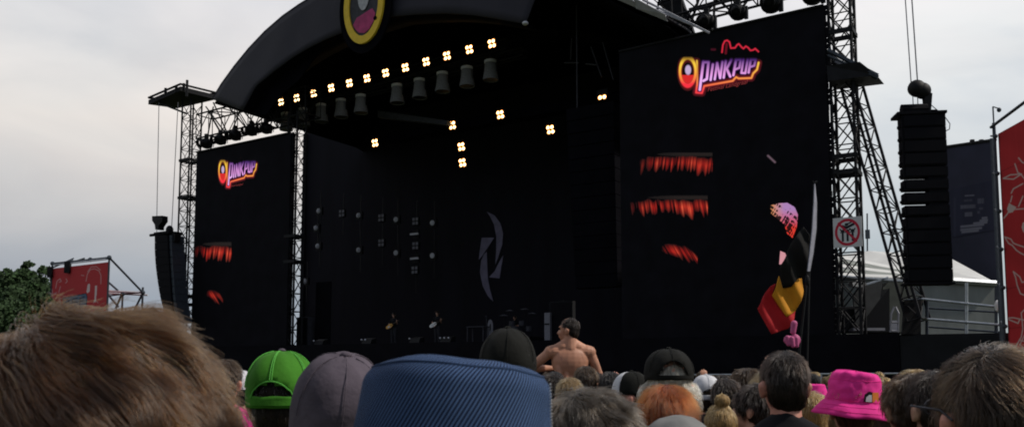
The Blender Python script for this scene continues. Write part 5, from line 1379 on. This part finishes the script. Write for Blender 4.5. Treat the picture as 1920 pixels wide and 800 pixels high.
for x_, t_, y_, lb_ in [(1404, 704, 9.5, 'person in a far small pink bucket hat left of the black T-shirt'), (1672, 712, 9.0, 'person in a far small pink bucket hat behind the wavy light brown hair'), (1558, 704, 12, 'person in a tiny far pink bucket hat near the barrier')][:0]:
    o, h = person(lb_, x_, t_+6, y_, 'short', 'dark', 'dark'); bucket_hat(o, CM['hatpink'], patch=False)
o, h = person('person in a small pink bucket hat beside the larger pink hat', 1528, 722, 7.6, 'short', 'dark', 'dark', seed=1, extra=.0); bucket_hat(o, CM['hatpink'], patch=False, brim=.125)
o, h = person('person in a big bright pink bucket hat with a small badge', 1594, 704, 3.8, 'short', 'light', 'red', seed=2, extra=.0); bucket_hat(o, CM['hatpink'], rt=.093, rb=.106, h=.125, brim=.155, drop=.055, base=1.652, roll=R(6), pitch=R(3), crush=.012)
o, h = person('brown-haired person with pale hair tie right of the pink bucket hat', 1657, 722, 4.6, 'long', 'brown', 'dark', seed=0)
o, h = person('person with wavy light brown hair left of the large dark head', 1704, 700, 3.4, 'short', 'brown', 'dark', seed=1, own=False)
strands(h, 9000, .045, crown_flow((0, -.03, 1.77), (.3, 0, -.5)), SMt['brown'], 3, 28, .12, .45, .0001, 7, 1.56, 30)
o, h = person('brown-haired person in profile between the wavy hair and the large head', 1745, 694, 3.3, 'short', 'dark', 'black', seed=2, yaw=R(20), own=False)
strands(h, 6000, .035, crown_flow((0, -.03, 1.77), (.3, 0, -.5)), SMt['dark'], 9, 0, .1, .3, .0001, 6, 1.56, 30)
o, h = person('person with short combed brown hair and glasses, large at the right edge', 1848, 646, 1.72, 'short', 'dark', 'dark', seed=0, yaw=R(4), skin='skinr', own=False)
strands(h, 20000, .042, lambda p: (p-Vector((.0, -.06, 1.74))).normalized()*.7+Vector((.75, .1, -.35)) if p.z > 1.64 else Vector((.15, 0, -1)), SMt['brown'], 6, 0, .02, .10, .00007, 7, 1.55, 22)
m = MB()
for sx in (-1, 1): m.path([(sx*.090, -.03, 1.625), (sx*.093, .0, 1.642), (sx*.085, .10, 1.645)], .0022, 6)
for sx in (-1, 1): m.path([Vector((sx*.034+.022*cos(a), .104, 1.642+.016*sin(a))) for a in np.linspace(0, 2*pi, 14)], .0018, 5)
f = headrot(R(8)); m.v = [f(v) for v in m.v]; m.build('glasses', M['beam'], o, world=False)

# pink foam hand
fh = at(1486, 650, 7.6); o = thing('foam_hand', 'pink foam hand with one finger up above the black-shirted man', 'foam hand', fh, 0)
k = 7.6/FPX; m = MB(); f = lambda x, y, d=0: at(x, y, 7.6)+Vector((0, d, 0))
cap(m, f(1487, 622), 5.2*k, f(1489, 606), 6.2*k); m.ell(f(1480, 637), (11*k, 9*k, 9*k)); m.ell(f(1492, 637), (9*k, 9*k, 11*k)); cap(m, f(1474, 632, -.03), 4*k, f(1476, 645, -.03), 4*k); cap(m, f(1482, 634, -.04), 4*k, f(1484, 648, -.04), 4*k); cap(m, f(1491, 634, -.03), 4*k, f(1492, 648, -.03), 4*k)
m.v = [v-fh for v in m.v]; put('finger_glove', remesh(m, .006, 2), M['foam'], o)
person('person lifting the pink foam hand behind the black T-shirt', 1494, 722, 7.7, 'short', 'dark', 'dark', arms='raise_l', seed=1)
# flag
o = thing('tricolour_flag', 'black yellow and red flag drooping from a bent pole in the crowd', 'flag', at(1500, 700, 12), 0)
z5 = lambda x, y: (1400+x/2.425, 330+y/2.425)
def flagpoly(name, pts, mm_, dy, sub=3):
    pts = [z5(*p) for p in pts]
    import bmesh
    bm = bmesh.new(); vs = [bm.verts.new(at(x, y, 12)) for x, y in pts]; bm.faces.new(vs); bmesh.ops.triangulate(bm, faces=bm.faces[:]); 
    for _ in range(sub): bmesh.ops.subdivide_edges(bm, edges=bm.edges[:], cuts=1, use_grid_fill=True)
    for v in bm.verts: v.co.y += dy+.035*sin(v.co.x*22+v.co.z*9)+.03*sin(v.co.z*7-v.co.x*5)
    inv = parent_world(o).inverted(); me = bpy.data.meshes.new(name)
    for v in bm.verts: v.co = inv@v.co
    bm.to_mesh(me); bm.free(); me.materials.append(mm_)
    for p in me.polygons: p.use_smooth = True
    ob = bpy.data.objects.new(name, me); C.objects.link(ob); ob.parent = o; solid_of(ob, .01)
flagpoly('black_stripe', [(150,410),(190,330),(215,280),(262,230),(285,270),(272,440),(258,461),(230,466),(205,502),(170,507)], M['flagk'], 0)
flagpoly('yellow_stripe', [(150,452),(170,505),(205,500),(230,465),(258,460),(262,520),(245,570),(225,612),(178,640),(120,540)], M['flagy'], .02)
flagpoly('red_stripe', [(131,488),(120,540),(178,640),(225,608),(215,650),(190,692),(112,718),(55,600),(75,555),(110,500)], M['flagr'], .04)
m = MB(); pp = [z5(*a) for a in [(240,790),(255,650),(265,560),(275,450),(290,330),(302,200),(308,90),(308,35)]]
m.path([at(x, y, 11.9) for x, y in pp], .016, 6); p0_ = at(*pp[0], 11.9); m.tube(p0_, Vector((p0_.x-.12, 11.9, 1.3)), .02, 6); m.build('pole', M['fixt'], o)
fw = thing('white_feather_flag', 'narrow white curved flag strip beside the tricolour flag', 'flag', at(1510, 700, 11.6), 0)
m = MB(); a_ = [z5(*a) for a in [(308,35),(316,120),(314,240),(300,350),(285,432)]]; b_ = [z5(*a) for a in [(306,35),(303,120),(296,240),(284,350),(274,432)]]
vs = [at(x, y, 11.6) for x, y in a_]+[at(x, y, 11.5) for x, y in b_]; m.add(vs, [(i, i+1, 6+i, 5+i) for i in range(4)]); solid_of(m.build('cloth', M['bell'] if False else cloth('pale_flag_cloth', (.27, .27, .32)), fw), .01)
m = MB(); m.path([at(x+1, y, 11.62) for x, y in a_], .012, 5); p0_ = at(*a_[-1], 11.62); m.tube(p0_, Vector((p0_.x-.1, 11.62, 1.3)), .014, 5); m.ell(at(1514, 525, 11.6), (.03, .02, .07)); m.path([at(*z5(300,20), 11.6), at(*z5(308,32), 11.6), at(*z5(322,24), 11.6)], .012, 5); m.build('pole', M['fixt'], fw)

# performers
def onstage(t, d): return S(t, d, DZ)
fr = AN+pi
for px_, d_, lb, gl_, gm in [(738, 3.0, 'guitarist in dark clothes playing an amber guitar on stage', 'amber electric guitar held by the left guitarist', 'wood'), (820, 3.0, 'guitarist in dark clothes playing a white guitar on stage', 'pale electric guitar held by the second guitarist', 'ivory')]:
    t, z = pl(px_, 640, d_); loc = onstage(t, d_)
    o, h = person(lb, 0, 0, 0, 'long', 'dark', 'black', arms='guitar', loc=loc, scale=1.03, rz=fr, seed=2, eyes=True, sleeve=.7)
    g_ = thing('electric_guitar', gl_, 'guitar', loc, fr); g_.scale = (1.03,)*3
    m = MB(); pts = []
    for k in range(26):
        a = 2*pi*k/26; r = .17*(1+.22*cos(2*a)-.10*cos(a)); pts.append((r*1.15*cos(a), .25, r*.72*sin(a)))
    ang = R(24); rot = Matrix.Rotation(ang, 3, 'Y'); org = Vector((.12, 0, 1.02))
    m.prism([org+rot@Vector(p_) for p_ in pts], (0, -.045, 0)); m.build('body', M[gm], g_, world=False)
    m = MB(); m.tube(org+rot@Vector((-.1, .235, 0)), org+rot@Vector((-.72, .235, 0)), .024, 6); m.box((-.05, 0, -.02), (.0, .01, .02), lambda x, y, z: org+rot@Vector((x-.72, .24+y, z))); m.build('neck', HM['brown'], g_, world=False)
    m = MB(); m.prism([org+rot@Vector((x, .26, z)) for x, z in [(-.06,-.05),(.07,-.06),(.09,.03),(-.05,.03)]], (0, -.004, 0)); m.build('pickguard', M['rim'], g_, world=False)
t, z = pl(965, 640, 8); loc = onstage(t, 8.0); loc.z = DZ+.02
person('drummer seated behind the drum kit on stage', 0, 0, 0, 'short', 'dark', 'black', arms='fold', loc=loc, scale=1, rz=fr, legs='seat', eyes=True)
t, z = pl(912, 640, 4.6); o = thing('microphone_stand', 'dark microphone stand near centre stage', 'microphone stand', onstage(t, 4.6), 0)
MB().tube(S(t, 4.6, DZ), S(t, 4.6, DZ+1.5), .015, 5).build('pole', M['beam'], o); MB().ell(S(t, 4.55, DZ+1.53), (.04, .05, .04)).build('microphone', M['beam'], o); MB().tube(S(t, 4.6, DZ), S(t, 4.6, DZ+.03), .16, 12).build('base', M['beam'], o)

# crowd further in
placed = [(o_.location.x, o_.location.y) for o_ in scene.objects if o_.parent is None and o_.name.startswith('person')]
rnd = random.Random(11); cnt = 0
kinds = [('short', 'dark', 'dark-haired'), ('short', 'brown', 'brown-haired'), ('long', 'brown', 'long brown-haired'), ('short', 'dblond', 'dark blond'), ('long', 'blond', 'long blond-haired'), ('crop', 'black', 'close-cropped black-haired'), ('messy', 'grey', 'grey-haired'), ('messy', 'light', 'light brown-haired')]
shn = [('black', 'black'), ('dark', 'charcoal'), ('navy', 'navy'), ('red', 'dull red'), ('olive', 'olive'), ('blue', 'blue'), ('grey', 'grey')]
proto = {}
for Y, nn in [(5.6, 10), (6.8, 15), (8.0, 19), (9.4, 23), (11.0, 26), (13.0, 29), (15.2, 31), (17.8, 33), (20.6, 36), (23.5, 38)]:
    for i in range(nn):
        px_ = 300+1640*(i+.5+rnd.uniform(-.35, .35))/nn; yy = Y+rnd.uniform(-.5, .5)
        x = at(px_, 700, yy).x
        if any((x-a)**2+((yy-b_)*.8)**2 < .40**2 for a, b_ in placed): continue
        placed.append((x, yy)); hk = rnd.choice(kinds); sk = rnd.choice(shn)
        key = (hk, sk)
        lb = '%s person in a %s top within the packed crowd before the stage' % (hk[2], sk[1])
        hgt = min(rnd.uniform(1.62, 1.86), at(px_, 698, yy).z+.02)
        if key not in proto:
            o, h = person(lb, 0, 0, 0, hk[0], hk[1], sk[0], loc=Vector((x, yy, 0)), scale=hgt/1.757, rz=rnd.uniform(-.3, .3)+.15, seed=cnt, group='people in the packed crowd', skin=rnd.choice(['skin', 'skint', 'skinr']), vox=.0085); proto[key] = o
        else:
            o = copy_tree(proto[key]); o.location = (x, yy, 0); o.rotation_euler.z = rnd.uniform(-.3, .3)+.15; o.scale = (hgt/1.757,)*3
        cnt += 1
print('crowd', cnt)
# barrier in front of the stage
for i in range(12):
    t = 4+i*2.9; o = thing('crowd_barrier', 'grey steel crowd barrier section standing before the stage skirt', 'barrier', S(t, -4.2, 0), AN, 'crowd barrier sections before the stage')
    m = MB(); m.tube(S(t, -4.2, 1.15), S(t+2.7, -4.2, 1.15), .03, 6); m.build('top_rail', M['alu'], o)
    m = MB(); m.box((t, -4.2, .1), (t+2.7, -4.17, 1.1)); m.build('panel', M['dsteel'], o)
    for a in (0, 2.7): MB().tube(S(t+a, -4.2, 0), S(t+a, -4.2, 1.15), .03, 6).build('post', M['alu'], o)
for (px0, px1, py_) in ((1305, 1372, 699), (1535, 1560, 702)):
    pass
o = thing('camera_rail', 'thin pale horizontal rail before the stage seen over far heads', 'rail', S(25, -2, 0), AN)
for a, b in (((1300, 702), (1760, 699)),): MB().tube(q(*a, -2), q(*b, -2), .035, 6).build('rail', M['alu'], o)
for x in (1310, 1420, 1540, 1650, 1750):
    p_ = q(x, 701, -2); MB().tube(Vector((p_.x, p_.y, 0)), p_, .035, 6).build('post', M['alu'], o)
